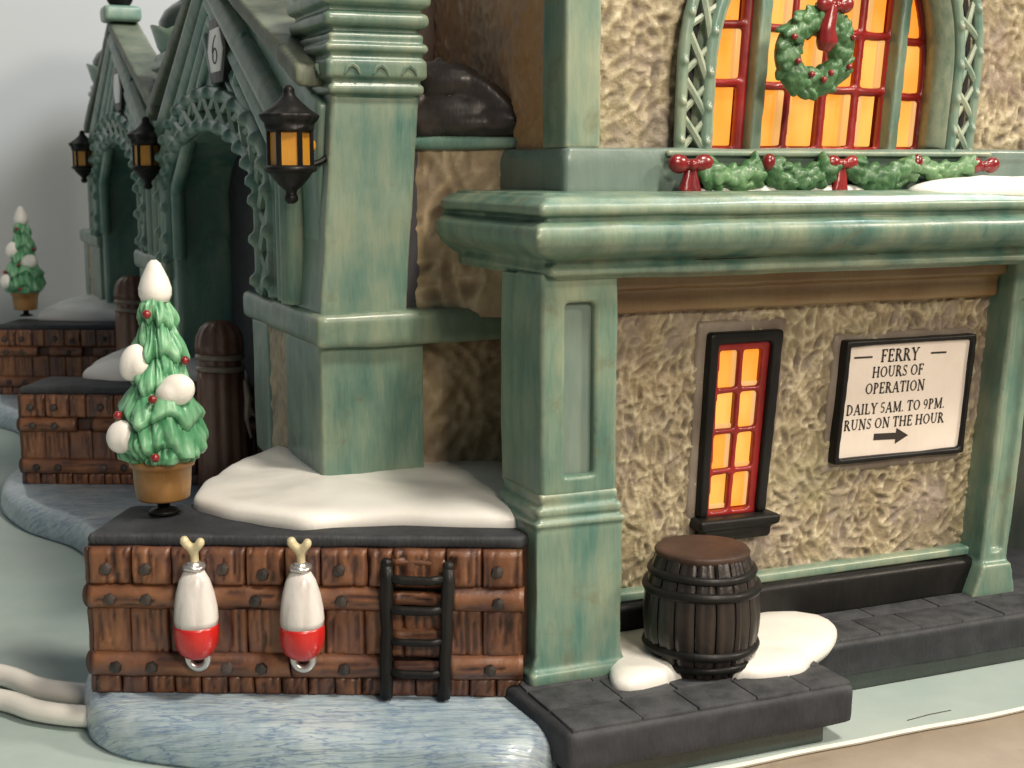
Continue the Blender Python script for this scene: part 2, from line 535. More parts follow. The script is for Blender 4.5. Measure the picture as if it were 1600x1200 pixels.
def stucco_yz(name, y0, y1, z0, z1, x, mat, parent, step=.07, amp=.15, scale=1, seed=3):
    K = gouged(y1 - y0, z1 - z0, step, seed + 1, size=.82 / scale)
    nu, nv = int((y1 - y0) / step), int((z1 - z0) / step)
    def f(a, b):
        i, j = round(a * nu), round(b * nv)
        y, z = y0 + i * step, z0 + j * step
        h = float(K[j, i])
        h2 = max(0, min(1, h + .12 * noise.noise(Vector((y * 5, 1, z * 5)))))
        return Vector((x - amp * h2, y, z)), h2
    return grid_mesh(name, nu, nv, f, mat, parent)

def sweep(mb, path, prof):
    """path: 2D points (x,y); prof: closed list (outward offset, z); outward is to the right-hand side of travel reversed"""
    n = len(path)
    rings = []
    for i, (x, y) in enumerate(path):
        p = Vector((x, y))
        ns = []
        if i > 0:
            d = (p - Vector(path[i - 1])).normalized()
            ns.append(Vector((d.y, -d.x)))
        if i < n - 1:
            d = (Vector(path[i + 1]) - p).normalized()
            ns.append(Vector((d.y, -d.x)))
        if len(ns) == 2:
            nn = (ns[0] + ns[1])
            nn = nn / nn.length
            nn = nn / max(.3, nn.dot(ns[0]))
        else:
            nn = ns[0]
        rings.append([mb.bm.verts.new((x + nn.x * o, y + nn.y * o, z)) for o, z in prof])
    m_ = len(prof)
    for a, b in zip(rings, rings[1:]):
        for k in range(m_):
            mb.bm.faces.new((a[k], a[(k + 1) % m_], b[(k + 1) % m_], b[k]))
    mb.bm.faces.new(rings[0][::-1])
    mb.bm.faces.new(rings[-1])

def mound(name, outline, c, z0, H, mat, parent, rings=14, seg=96, seed=0, p=2.6, nz=.07, under=.12):
    """snow heap over a star-shaped outline about c"""
    c = Vector(c)
    n = len(outline)
    def rad(a):
        d = Vector((math.cos(a), math.sin(a)))
        best = .2
        for i in range(n):
            A = Vector(outline[i]) - c
            B = Vector(outline[(i + 1) % n]) - c
            e = B - A
            den = d.x * e.y - d.y * e.x
            if abs(den) < 1e-9: continue
            t = (A.x * e.y - A.y * e.x) / den
            u = (A.x * d.y - A.y * d.x) / den
            if t > 0 and -1e-6 <= u <= 1 + 1e-6: best = max(best, t)
        return best
    rs = [rad(2 * PI * k / seg) for k in range(seg)]
    rs = [q_ * (1 + .035 * noise.noise(Vector((math.cos(2 * PI * k / seg) * 5, math.sin(2 * PI * k / seg) * 5, seed)))) for k, q_ in enumerate(rs)]
    for _ in range(2):
        rs = [(rs[k - 1] + 2 * rs[k] + rs[(k + 1) % seg]) / 4 for k in range(seg)]
    bm = bmesh.new()
    R0 = []
    prof = []
    for j in range(1, rings + 1):
        f = math.sin(j / rings * PI / 2)
        prof.append((f, (1 - f ** p) ** (1 / p) if f < 1 else 0))
    prof.append((.97, -under / H))
    top = bm.verts.new((c.x, c.y, z0 + H))
    for f, h in prof:
        row = []
        for k in range(seg):
            a = 2 * PI * k / seg
            x, y = c.x + rs[k] * f * math.cos(a), c.y + rs[k] * f * math.sin(a)
            dz = nz * noise.noise(Vector((x * .9 + seed, y * .9, seed))) + .02 * noise.noise(Vector((x * 3 + seed, y * 3, seed)))
            row.append(bm.verts.new((x, y, z0 + H * h + dz * max(0, h))))
        R0.append(row)
    for k in range(seg):
        bm.faces.new((top, R0[0][k], R0[0][(k + 1) % seg]))
    for a, b in zip(R0, R0[1:]):
        for k in range(seg):
            bm.faces.new((a[k], b[k], b[(k + 1) % seg], a[(k + 1) % seg]))
    bm.faces.new(R0[-1])
    bmesh.ops.recalc_face_normals(bm, faces=bm.faces)
    if parent is not None: bmesh.ops.translate(bm, vec=-worldloc(parent), verts=bm.verts)
    me = bpy.data.meshes.new(name)
    bm.to_mesh(me)
    bm.free()
    for q in me.polygons: q.use_smooth = True
    me.materials.append(mat)
    o = bpy.data.objects.new(name, me)
    COL.objects.link(o)
    o.parent = parent
    return o

BAY = 18.2          # one gateway bay to the next

# ------------------------------------------------------------------ setting: table, card, backdrop
tag(MB().box(-150, 150, -60, 120, -1.2, -.125).build('table', TABLEM, shade=False), kind='structure')
tag(MB().box(-260, 260, 62, 63, -40, 200).build('backdrop', WALLM, shade=False), kind='structure')
cb = thing('card_sheet', (0, 0, 0), 'pale blue card sheet with a thin white edge under the ceramic model', 'card')
_m = MB()
def edge_y(x): return -2.17 + .03 * math.sin(x * 1.7) * math.sin(x * .6)
xs = [-60 + i * .5 for i in range(221)]
pts = [(x, edge_y(x)) for x in xs] + [(50, 61.9), (-60, 61.9)]
_m.prism(pts, -.11, 0).build('sheet', BOARDM, cb, shade=False)
_m = MB()
lip = [(x, edge_y(x) - .012 - .02 * abs(noise.noise(Vector((x * 3, 0, 0))))) for x in xs]
_m.tube([(x, y + .02, -.052) for x, y in lip], .055, 6).build('torn_edge', BOARDE, cb)
_m = MB()
_m.tube([(6.8, -1.86, .004), (7.35, -1.80, .006), (7.9, -1.79, .004)], .012, 4).build('crease', INK, cb)

# ------------------------------------------------------------------ water
def water():
    out = [(1.0, .4), (.6, -.6), (-.2, -1.35), (-.9, -1.85), (-1.7, -1.75), (-3.0, -.75), (-4.55, .15), (-6.0, 1.2), (-7.05, 2.1), (-7.5, 2.9), (-7.58, 3.6), (-7.5, 4.8), (-6.9, 6.5),
           (-6.3, 9.5), (-6.15, 13.5), (-6.5, 16.5), (-7.6, 19.0), (-8.1, 21.5), (-7.9, 23.5), (-7.0, 26), (-6.3, 29), (-6.3, 32), (-6.9, 35), (-7.9, 37.5), (-8.3, 40), (-8, 44), (-2, 48), (2, 48), (2, 5)]
    dense = []
    n = len(out)
    for i in range(n):
        P = [Vector(out[(i + k) % n]) for k in (-1, 0, 1, 2)]
        ln = (P[2] - P[1]).length
        st = max(1, int(ln / .35))
        for k in range(st):
            t = k / st
            if i >= 25 or i < 1:
                q = P[1].lerp(P[2], t)
            else:
                q = .5 * ((2 * P[1]) + (-P[0] + P[2]) * t + (2 * P[0] - 5 * P[1] + 4 * P[2] - P[3]) * t * t + (-P[0] + 3 * P[1] - 3 * P[2] + P[3]) * t ** 3)
            dense.append(q)
    N = len(dense)
    nor = []
    for i in range(N):
        d = dense[(i + 1) % N] - dense[i - 1]
        nor.append(Vector((d.y, -d.x)).normalized())
    area2 = sum(dense[i].x * dense[(i + 1) % N].y - dense[(i + 1) % N].x * dense[i].y for i in range(N))
    sg = 1 if area2 > 0 else -1
    mb = MB()
    prof = [(.06, 0), (.0, .10), (0, .32), (.02, .52), (.06, .66), (.13, .76), (.24, .83), (.40, .88)]
    rings = []
    for ins, z in prof:
        rings.append([mb.bm.verts.new((dense[i].x - sg * nor[i].x * ins, dense[i].y - sg * nor[i].y * ins,
                      z + (.03 * noise.noise(Vector((dense[i].x * .8, dense[i].y * .8, z))) if z < .85 else 0))) for i in range(N)])
    for a, b in zip(rings, rings[1:]):
        for i in range(N):
            mb.bm.faces.new((a[i], a[(i + 1) % N], b[(i + 1) % N], b[i]))
    mb.bm.faces.new(rings[-1])
    mb.bm.faces.new(rings[0][::-1])
    bmesh.ops.triangulate(mb.bm, faces=[f for f in mb.bm.faces if len(f.verts) > 4])
    mb.round = True
    tag(mb.build('water', WATER), kind='structure')
water()

# ------------------------------------------------------------------ piers
PE = Vector((.9069, -.4214, 0))
PN = Vector((-.4214, -.9069, 0))
P0 = Vector((-7.41, 3.41, 0))
PM = Matrix(((PE.x, PN.x, 0, P0.x), (PE.y, PN.y, 0, P0.y), (0, 0, 1, 0), (0, 0, 0, 1)))   # (t, out, z)

def plank(parent, t0, t1, z0, z1, th, seed, M, horiz=False, name='plank', mat=None, curve=0, off=0):
    rnd = random.Random(seed)
    L = (t1 - t0) if not horiz else (z1 - z0)
    nu = max(6, int((t1 - t0) / .045))
    nv = max(5, int((z1 - z0) / .07))
    if horiz: nu, nv = max(8, int((t1 - t0) / .09)), max(7, int((z1 - z0) / .05))
    grooves = [(rnd.uniform(.06, .94) * L, rnd.uniform(.016, .028), rnd.uniform(.5, 1), rnd.uniform(0, 9), rnd.uniform(0, .35), rnd.uniform(.6, 1))
               for _ in range(max(2, int(L / (.10 if not horiz else .16))))]
    if horiz: grooves = grooves[:2]
    bm = bmesh.new()
    ly = bm.verts.layers.float.new('relief')
    rows = []
    for j in range(nv + 1):
        row = []
        for i in range(nu + 1):
            a, b = i / nu, j / nv
            t = t0 + (t1 - t0) * a
            z = z0 + (z1 - z0) * b
            s_ = (t - t0) if not horiz else (z - z0)
            l_ = b if not horiz else a
            g = 0
            for (gp, gw, gd, gs, ls, le) in grooves:
                if ls <= l_ <= le + .1:
                    w = gp + .045 * noise.noise(Vector((gs, l_ * 2.4, 0)))
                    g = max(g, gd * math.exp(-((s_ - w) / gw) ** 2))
            ed = min(a * (t1 - t0), (1 - a) * (t1 - t0), b * (z1 - z0), (1 - b) * (z1 - z0))
            rd = min(1, ed / .055)
            d = th * (1 - .55 * (1 - rd) ** 2) + off
            if curve: d = off + th * math.sqrt(max(.12, 1 - (2 * b - 1) ** 2 * .85))
            d += .03 * noise.noise(Vector((t * 1.8, z * 1.8, seed * .37))) - .055 * g
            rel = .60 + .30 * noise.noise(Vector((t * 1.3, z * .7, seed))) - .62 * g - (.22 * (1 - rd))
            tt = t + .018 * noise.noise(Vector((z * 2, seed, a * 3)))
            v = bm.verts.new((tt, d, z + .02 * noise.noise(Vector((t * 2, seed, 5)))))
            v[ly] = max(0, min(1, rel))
            row.append(v)
        rows.append(row)
    for j in range(nv):
        for i in range(nu):
            bm.faces.new((rows[j][i], rows[j][i + 1], rows[j + 1][i + 1], rows[j + 1][i]))
    # rim back to the core
    per = [rows[0][i] for i in range(nu + 1)] + [rows[j][nu] for j in range(1, nv + 1)] + [rows[nv][i] for i in range(nu - 1, -1, -1)] + [rows[j][0] for j in range(nv - 1, 0, -1)]
    back = []
    for v in per:
        w = bm.verts.new((v.co.x, -.05, v.co.z))
        w[ly] = 0
        back.append(w)
    n = len(per)
    for i in range(n):
        bm.faces.new((per[i], back[i], back[(i + 1) % n], per[(i + 1) % n]))
    bm.faces.new(back)
    bm.transform(M)
    bmesh.ops.recalc_face_normals(bm, faces=bm.faces)
    bmesh.ops.translate(bm, vec=-worldloc(parent), verts=bm.verts)
    me = bpy.data.meshes.new(name)
    bm.to_mesh(me)
    bm.free()
    for q in me.polygons: q.use_smooth = True
    me.materials.append(mat or WOOD)
    o = bpy.data.objects.new(name, me)
    COL.objects.link(o)
    o.parent = parent
    return o
def bolt(parent, t, z, out, M, r=.115):
    mb = MB(M)
    seg = 6
    rings = []
    for rr, d in ((r, -.05), (r * 1.05, .03), (r * .85, .075), (r * .35, .10)):
        rings.append([mb.bm.verts.new((t + rr * math.cos(2 * PI * k / seg + .3), out + d, z + rr * math.sin(2 * PI * k / seg + .3))) for k in range(seg)])
    for a, b in zip(rings, rings[1:]):
        for k in range(seg): mb.bm.faces.new((a[k], a[(k + 1) % seg], b[(k + 1) % seg], b[k]))
    mb.bm.faces.new(rings[-1])
    mb.bm.faces.new(rings[0][::-1])
    return mb.build('bolt', ROOFD, parent)

DECKPOLY = [(-7.45, 3.43), (-.34, .13), (1.0, 1.0), (1.2, 6.2), (-2.6, 8.9), (-4.1, 6.9), (-5.3, 4.95), (-6.45, 5.25)]
def make_pier():
    pr = thing('pier', (-4, 3, 1), 'brown timber pier with two striped floats and a ladder, nearest the viewer', 'pier', 'timber piers before the gateways')
    core = MB()
    core.prism([(x + .03, y + .06) for x, y in DECKPOLY], .9, 3.66)
    core.build('pier_core', LIDM, pr, shade=False)
    dk = MB()
    dk.prism([(x, y) for x, y in DECKPOLY], 3.62, 3.86, .05)
    dk.build('deck', SLATE, pr, vox=.06, smooth=2, wob=.07)
    # top row of short planks, each with its bolt
    ts = [0, .78, 1.5, 2.0, 2.85, 3.55, 4.2, 5.05, 5.5, 6.45, 7.1, 7.83]
    bt = [(.34, 3.26), (1.06, 3.26), (2.46, 3.27), (3.18, 3.18), (4.55, 3.27), (7.38, 3.26)]
    for i, (a, b) in enumerate(zip(ts, ts[1:])):
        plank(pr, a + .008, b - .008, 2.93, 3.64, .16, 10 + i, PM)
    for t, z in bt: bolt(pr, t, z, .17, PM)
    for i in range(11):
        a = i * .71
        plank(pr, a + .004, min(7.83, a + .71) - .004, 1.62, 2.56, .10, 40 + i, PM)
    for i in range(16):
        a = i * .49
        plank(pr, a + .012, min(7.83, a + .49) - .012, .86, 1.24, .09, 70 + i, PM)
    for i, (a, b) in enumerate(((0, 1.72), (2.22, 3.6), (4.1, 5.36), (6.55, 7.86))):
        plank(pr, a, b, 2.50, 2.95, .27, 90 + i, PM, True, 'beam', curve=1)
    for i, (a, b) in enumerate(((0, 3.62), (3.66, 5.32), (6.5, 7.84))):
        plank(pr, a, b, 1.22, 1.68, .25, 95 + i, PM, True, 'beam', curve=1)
    for t, z in ((.42, 2.72), (1.08, 2.72), (3.05, 2.71), (4.6, 2.72), (7.4, 2.70)): bolt(pr, t, z, .25, PM)
    for t, z in ((.46, 1.44), (1.12, 1.44), (2.5, 1.44), (3.12, 1.44), (4.62, 1.44), (7.25, 1.45)): bolt(pr, t, z, .23, PM)
    # the short left-hand end, seen edge on
    S = Vector((-7.43, 3.42, 0))
    E2 = Vector((-6.45, 5.25, 0))
    d = (E2 - S).normalized()
    nn = Vector((-d.y, d.x, 0))
    SM = Matrix(((d.x, nn.x, 0, S.x), (d.y, nn.y, 0, S.y), (0, 0, 1, 0), (0, 0, 0, 1)))
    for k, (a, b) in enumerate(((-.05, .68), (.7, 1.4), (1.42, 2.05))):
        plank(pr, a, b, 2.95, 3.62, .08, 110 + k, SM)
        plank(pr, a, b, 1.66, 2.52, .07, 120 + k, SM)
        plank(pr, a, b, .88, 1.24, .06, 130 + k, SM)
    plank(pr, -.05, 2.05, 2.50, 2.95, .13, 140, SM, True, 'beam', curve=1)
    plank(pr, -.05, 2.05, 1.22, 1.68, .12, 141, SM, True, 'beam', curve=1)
    return pr
pier = make_pier()
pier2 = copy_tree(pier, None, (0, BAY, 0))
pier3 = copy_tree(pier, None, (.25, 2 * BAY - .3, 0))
pier2['label'] = 'middle brown timber pier behind the big potted tree with bare dark deck'
pier3['label'] = 'farthest brown timber pier, blurred, with the small potted tree on it'
# behind the ladder the first pier keeps an extra ledge or two
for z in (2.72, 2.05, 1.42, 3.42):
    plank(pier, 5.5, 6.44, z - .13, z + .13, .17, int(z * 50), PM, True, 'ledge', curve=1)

snow_g = 'snow heaps round the gateway pillars'
so = [(-5.38, 4.55), (-5.0, 3.55), (-4.3, 2.75), (-3.75, 2.0), (-3.0, 2.05), (-2.0, 1.75), (-1.0, 1.1), (-.1, .55), (.3, .6), (1.4, 2.6), (1.6, 6.2), (-1, 8.5), (-2.6, 9.0), (-3.8, 7.5), (-4.85, 5.9)]
tag(mound('snow_heap', so, (-2.4, 4.9), 3.84, .40, SNOW, None, seed=2, p=4.5), 'wide white snow heap round the nearest gateway pillar on the first pier', 'snow', snow_g)
so2 = [(-5.5, 4.5), (-4.9, 3.6), (-3.6, 2.9), (-1.0, 1.6), (1.2, 2.6), (1.4, 6.2), (-1, 9), (-2.9, 10.9), (-4.2, 8.4), (-5.0, 6.2)]
for k, lb in ((1, 'white snow heap on the middle pier, peeping out left of the big potted tree'), (2, 'small blurred white snow heap on the farthest pier beside the small tree')):
    o = mound('snow_heap', [(x, y + BAY * k) for x, y in so2], (-2.4, 4.9 + BAY * k), 3.84, .62 if k == 1 else .75, SNOW, None, seed=5 + k)
    tag(o, lb, 'snow', snow_g)

# ------------------------------------------------------------------ floats, ladder
def make_buoy(t, label):
    b = P0 + PE * t + PN * .42 + Vector((0, 0, 1.45))
    r = thing('float_buoy', b, label, 'buoy', 'red and white floats hung on the pier')
    c = P0 + PE * t + PN * .40 + Vector((0, 0, .10))
    rotz = Matrix.Rotation(math.atan2(PE.y, PE.x), 4, 'Z')
    def T(mb):
        mb.M = Matrix.Translation(c + Vector((0, 0, -.09))) @ rotz @ Matrix.Diagonal((.93, 1.05, 1.045, 1))
        return mb
    bump_ = lambda a, z: 1 + .02 * math.sin(3 * a + z * 3)
    w = T(MB()); w.round = True
    w.lathe([(.12, 3.20), (.20, 3.15), (.29, 3.00), (.36, 2.78), (.41, 2.52), (.425, 2.32), (.41, 2.2)], (0, 0, 0), 28, 1, .82, bump_).build('white_top', WHITEP, r)
    w = T(MB()); w.round = True
    w.lathe([(.405, 2.22), (.43, 2.17), (.435, 2.0), (.41, 1.85), (.34, 1.72), (.22, 1.63), (.08, 1.60)], (0, 0, 0), 28, 1, .82, bump_).build('red_bottom', BUOYRED, r)
    w = T(MB()); w.round = True
    w.tube([(.17 * math.cos(2 * PI * k / 20), .15 * math.sin(2 * PI * k / 20), 3.22 + .015 * math.sin(k)) for k in range(20)], .055, 8, True)
    w.lathe([(.15, 3.15), (.14, 3.3), (.1, 3.32)], (0, 0, 0), 16)
    w.build('neck_ring', SILVER, r)
    w = T(MB()); w.round = True
    w.tube([(.19 * math.cos(2 * PI * k / 22), .06, 1.60 + .19 * math.sin(2 * PI * k / 22)) for k in range(22)], .075, 8, True)
    w.build('bottom_loop', SILVER, r)
    w = T(MB())
    w.tube([(0, .05, 3.25), (.01, .02, 3.42), (0, .0, 3.52)], [.095, .085, .10], 8)
    w.tube([(0, .0, 3.50), (-.08, -.03, 3.60), (-.14, -.05, 3.66)], [.09, .085, .09], 8)
    w.tube([(0, .0, 3.50), (.08, -.03, 3.58), (.14, -.04, 3.64)], [.09, .085, .09], 8)
    w.ball((-.15, -.05, 3.69), .095).ball((.15, -.04, 3.66), .09)
    w.build('rope_horn', CREAM, r, vox=.03, smooth=2)
    return r
make_buoy(2.0, 'red and white float on the pier planks, the left one below the potted tree')
make_buoy(3.90, 'red and white float on the pier planks, the right one nearer the ladder')

lad = thing('ladder', P0 + PE * 5.95 + PN * .3 + Vector((0, 0, 1)), 'small glossy black ladder down the right part of the pier front', 'ladder')
for t, zt, tb in ((5.42, 3.45, 5.38), (6.52, 3.4, 6.42)):
    w = MB(PM); w.round = True
    pts = [(tb + (t - tb) * k / 8 + .012 * math.sin(k * 2.1), .30 + .01 * math.sin(k * 1.3), .95 + (zt - .95) * k / 8) for k in range(9)]
    w.tube(pts, [.115, .12, .115, .12, .11, .115, .125, .125, .105], 10)
    w.ball((t, .30, zt), (.11, .11, .1))
    w.build('rail', BLACK, lad)
for z, r_ in ((3.14, .085), (2.58, .085), (1.99, .07), (1.40, .08)):
    w = MB(PM); w.round = True
    w.tube([(5.42, .30, z + .03), (5.7, .33, z), (6.2, .33, z - .01), (6.48, .30, z + .03)], r_, 8)
    w.build('rung', BLACK, lad)

# ------------------------------------------------------------------ quay (black pavement)
QZ = 1.15
q = tag(MB().prism([(-.62, .3), (-.60, -.9), (-.5, -2.28), (5.25, -2.28), (5.30, -.38), (22, -.38), (22, 6), (-.3, 6)], .36, QZ - .035, .10)
        .build('quay', SLATE, vox=.07, smooth=3, wob=.06), kind='structure')
tag(q, 'dark slate grey quay pavement with scored paving slabs', None)
MB().prism([(-.45, .2), (-.35, -2.05), (4.75, -2.05), (5.05, -.16), (22, -.16), (22, 5.8), (-.3, 5.8)], 0, .40, .04).build('quay_plinth', PLINTHM, q)
def slab(x0, x1, y0, y1, k, dz=0):
    rr = random.Random(k)
    j = lambda: rr.uniform(-.025, .025)
    mb = MB()
    mb.prism([(x0 + .007 + j() * .5, y0 + .012), (x1 - .007 + j() * .5, y0 + .012), (x1 - .007 + j() * .5, y1 - .012), (x0 + .007 + j() * .5, y1 - .012)], QZ - .09, QZ + .010 + dz + rr.uniform(-.006, .008), .028)
    mb.build('paving_slab', SLATE, q)
xs2 = [5.35, 6.35, 7.3, 8.35, 9.4, 10.5, 11.7, 13.0, 14.4, 15.8]
for k, (a, b) in enumerate(zip(xs2, xs2[1:])):
    slab(a, b, -.33, .62, k)
xs3 = [5.35, 6.6, 7.9, 9.6, 11.3, 13.2, 15.8]
for k, (a, b) in enumerate(zip(xs3, xs3[1:])):
    slab(a, b, .64, 1.5, 20 + k)
xs4 = [-.42, .9, 2.0, 3.2, 4.3, 5.2]
for k, (a, b) in enumerate(zip(xs4, xs4[1:])):
    slab(a, b, -2.22, -1.3, 40 + k)
    slab(a + .1 if k else a, b + .1 if k < 4 else b, -1.28, -.34, 50 + k)
    slab(a, b, -.32, .4, 60 + k)

so3 = [(.95, -1.0), (1.5, -1.15), (2.2, -.9), (2.9, -.9), (3.6, -1.45), (4.6, -1.55), (5.0, -1.2), (5.9, -.65), (6.55, .0), (6.75, .6), (6.3, 1.25), (3, 1.35), (1.5, 1.3), (1.4, .1)]
tag(mound('snow_heap', so3, (3.4, .0), QZ - .01, .36, SNOW, None, seed=9, p=3.2), 'flat white snow drift on the quay around the foot of the barrel', 'snow')

# ------------------------------------------------------------------ barrel
def make_barrel():
    c = Vector((3.12, -.36, QZ - .02))
    r = thing('barrel', c, 'dark wooden barrel standing in snow below the lower window', 'barrel')
    def rad(z):      # 0..2.25
        u = (z - 1.08) / 1.15
        return 1.09 - .235 * u * u * (1.05 if z > 1 else 1.0)
    NS = 17
    H = 2.24
    for s in range(NS):
        bm = bmesh.new()
        ly = bm.verts.layers.float.new('relief')
        a0, a1 = 2 * PI * s / NS + .012, 2 * PI * (s + 1) / NS - .012
        nu, nv = 6, 18
        rnd = random.Random(s)
        gs = [rnd.uniform(.15, .85) for _ in range(2)]
        rows = []
        for j in range(nv + 1):
            z = H * j / nv
            row = []
            for i in range(nu + 1):
                u = i / nu
                a = a0 + (a1 - a0) * u
                ed = min(u, 1 - u)
                g = max(math.exp(-((u - gg - .06 * noise.noise(Vector((z * 2, s, gg)))) / .07) ** 2) for gg in gs)
                rr = rad(z) - (.035 if ed < .01 else 0) - .022 * g + .012 * noise.noise(Vector((u * 2, z * 2, s)))
                v = bm.verts.new((rr * math.cos(a), rr * math.sin(a), z))
                v[ly] = max(0, min(1, .6 - .45 * g - (.4 if ed < .01 else 0) + .35 * noise.noise(Vector((u * 3 + s, z * .8, 1)))))
                row.append(v)
            rows.append(row)
        for j in range(nv):
            for i in range(nu): bm.faces.new((rows[j][i], rows[j][i + 1], rows[j + 1][i + 1], rows[j + 1][i]))
        # close toward the inside
        inn = [[bm.verts.new((v.co.x * .86, v.co.y * .86, v.co.z)) for v in (rw[0], rw[-1])] for rw in rows]
        for j in range(nv):
            bm.faces.new((rows[j][0], rows[j + 1][0], inn[j + 1][0], inn[j][0]))
            bm.faces.new((rows[j][-1], inn[j][1], inn[j + 1][1], rows[j + 1][-1]))
        bm.faces.new([rows[nv][i] for i in range(nu + 1)] + [inn[nv][1], inn[nv][0]])
        bmesh.ops.recalc_face_normals(bm, faces=bm.faces)
        me = bpy.data.meshes.new('stave')
        bm.to_mesh(me)
        bm.free()
        for p_ in me.polygons: p_.use_smooth = True
        me.materials.append(BARRELM)
        o = bpy.data.objects.new('stave', me)
        COL.objects.link(o)
        o.parent = r
        with_angle(o)
    for z, w in ((.22, .085), (.50, .095), (1.60, .10), (1.90, .085)):
        mb = MB(); mb.round = True
        n = 48
        mb.tube([((rad(z) - .025) * math.cos(2 * PI * k / n) + c.x, (rad(z) - .025) * math.sin(2 * PI * k / n) + c.y, z + c.z + .012 * math.sin(3 * 2 * PI * k / n + z * 5)) for k in range(n)], w, 8, True)
        mb.build('hoop', BLACK, r)
    mb = MB()
    mb.lathe([(.80, -.16), (.86, -.05), (.885, .02), (.86, .055), (.75, .06), (.3, .075)], (c.x, c.y, c.z + H), 40, 1, 1, lambda a, z: 1 + .012 * math.sin(5 * a))
    mb.round = True
    mb.build('lid', LIDM, r)
    return r
make_barrel()

# ------------------------------------------------------------------ the ferry terminal
T = thing('ferry_terminal', (0, 0, QZ), 'green trimmed ferry terminal model with stone walls, arched gateways and glowing windows', 'building')
WY = 1.7

# lower wall
def openings(p):
    x = p.x
    return not (4.36 < x < 6.0 and 3.3 < p.z < 7.1) and not (7.75 < x < 10.9 and 4.4 < p.z < 6.7)
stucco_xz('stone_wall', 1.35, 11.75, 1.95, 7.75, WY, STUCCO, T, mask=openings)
MB(lean=True).box(1.3, 11.9, WY + .03, WY + .4, 1, 8.5).build('wall_core', OCHRE, T, shade=False)
for bx in ((4.10, 6.24, 3.05, 7.38), (7.42, 11.12, 4.02, 6.98)):
    mm = MB(lean=True)
    t_ = .42
    mm.box(bx[0], bx[0] + t_, 1.565, 1.8, bx[2], bx[3], .08)
    mm.box(bx[1] - t_, bx[1], 1.565, 1.8, bx[2], bx[3], .08)
    mm.box(bx[0], bx[1], 1.565, 1.8, bx[2], bx[2] + t_, .08)
    mm.box(bx[0], bx[1], 1.565, 1.8, bx[3] - t_, bx[3], .08)
    mm.build('plaster_margin', MARGIN, T, vox=.05, smooth=3, wob=.10)
# skirting and black plinth strip
MB(lean=True).box(1.5, 11.7, 1.34, WY + .1, 1.92, 2.13, .04).build('skirting', GREEN2, T, vox=.05, smooth=2, wob=.04)
MB(lean=True).box(1.6, 11.55, 1.14, WY + .1, 1.05, 1.93, .12, 3).build('plinth_strip', BLACK, T, vox=.06, smooth=3, wob=.09)
# beam under the cornice
bmm = MB(lean=True)
bmm.box(1.4, 11.45, 1.36, WY + .1, 7.62, 8.16, .07)
bmm.box(1.4, 11.5, 1.2, WY + .1, 8.1, 8.5, .05)
bmm.build('beam', OCHRE, T, vox=.05, smooth=2, wob=.06)

# corner column
cc = MB()
cc.box(0, .46, 0, 1.2, 4.55, 8.55, .05)
cc.box(1.04, 1.50, 0, 1.2, 4.55, 8.55, .05)
cc.box(.0, 1.5, 0, 1.2, 4.55, 4.90, .05)
cc.box(.0, 1.5, 0, 1.2, 8.02, 8.55, .05)
cc.box(.0, 1.5, .24, 1.85, 4.5, 8.5)
cc.box(.05, .2, .9, 2.0, 4.7, 8.3)
col = cc.build('corner_column', GREEN, T, vox=.045, smooth=2, wob=.05)
MB().box(.40, 1.08, .17, .4, 4.85, 8.06).build('column_panel', PANELM, col, vox=.05, smooth=1, wob=.04)
pm = MB()
pm.box(-.03, 1.51, -.03, 1.75, 4.43, 4.62, .05)
pm.box(-.12, 1.58, -.10, 1.75, 4.19, 4.39, .08)
pm.box(.0, 1.48, .02, 1.75, 3.95, 4.5, .02)
pm.box(-.17, 1.63, -.14, 1.75, 4.02, 4.14, .05)
pm.box(-.14, 1.60, -.10, 1.75, 1.5, 4.0, .05)
pm.prism([(-.14, 1.62), (-.30, 1.12), (1.72, 1.12), (1.60, 1.62)], -.10, 2.0, .03, axis='y')
pm.box(-.28, 1.72, -.22, 2.0, 1.1, 1.38, .08)
pm.build('pedestal', GREEN2, col, vox=.04, smooth=1, wob=.06)

# right-hand post and porch recess
rp = MB(lean=True)
rp.box(11.45, 11.66, .9, 2.4, 1.6, 8.55, .04)
rp.box(11.98, 12.18, .9, 2.4, 1.6, 8.55, .04)
rp.box(11.45, 12.18, .9, 2.4, 7.6, 8.55, .04)
rp.box(11.45, 12.18, .9, 2.4, 1.5, 2.1, .04)
rp.box(11.47, 12.16, 1.02, 2.4, 1.5, 8.5)
rp.prism([(11.42, 1.85), (11.2, 1.12), (12.4, 1.12), (12.2, 1.85)], .78, 2.1, .04, axis='y')
rp.build('porch_post', GREEN2, T, vox=.05, smooth=2, wob=.05)
MB(lean=True).box(11.75, 20, 3.6, 3.9, 1, 9).build('porch_wall', PLINTHM, T, shade=False)
MB(lean=True).box(12.15, 20, 1.0, 3.6, 7.5, 8.5, .05).build('porch_lintel', GREEN, T)

# cornice
prof = [(-.6, 8.42), (.06, 8.42), (.10, 8.49), (.22, 8.50), (.28, 8.57), (.24, 8.66), (.10, 8.70), (.12, 8.78), (.38, 8.84), (.60, 8.94), (.72, 9.08), (.76, 9.22), (.72, 9.36), (.62, 9.44),
        (.44, 9.47), (.44, 9.54), (.60, 9.58), (.64, 9.66), (.60, 9.75), (.50, 9.80), (.40, 9.87), (-.6, 9.95)]
cn = MB()
sweep(cn, [(.36, 4.3), (.30, 3.9), (.32, .02), (24, .02)], prof)
cn.box(.1, 24, .1, 4.4, 8.44, 9.93)
cn.ball((.36, 4.15, 9.18), (.78, .6, .55))
cn.build('cornice', GREEN, T, vox=.048, smooth=1, wob=.05)

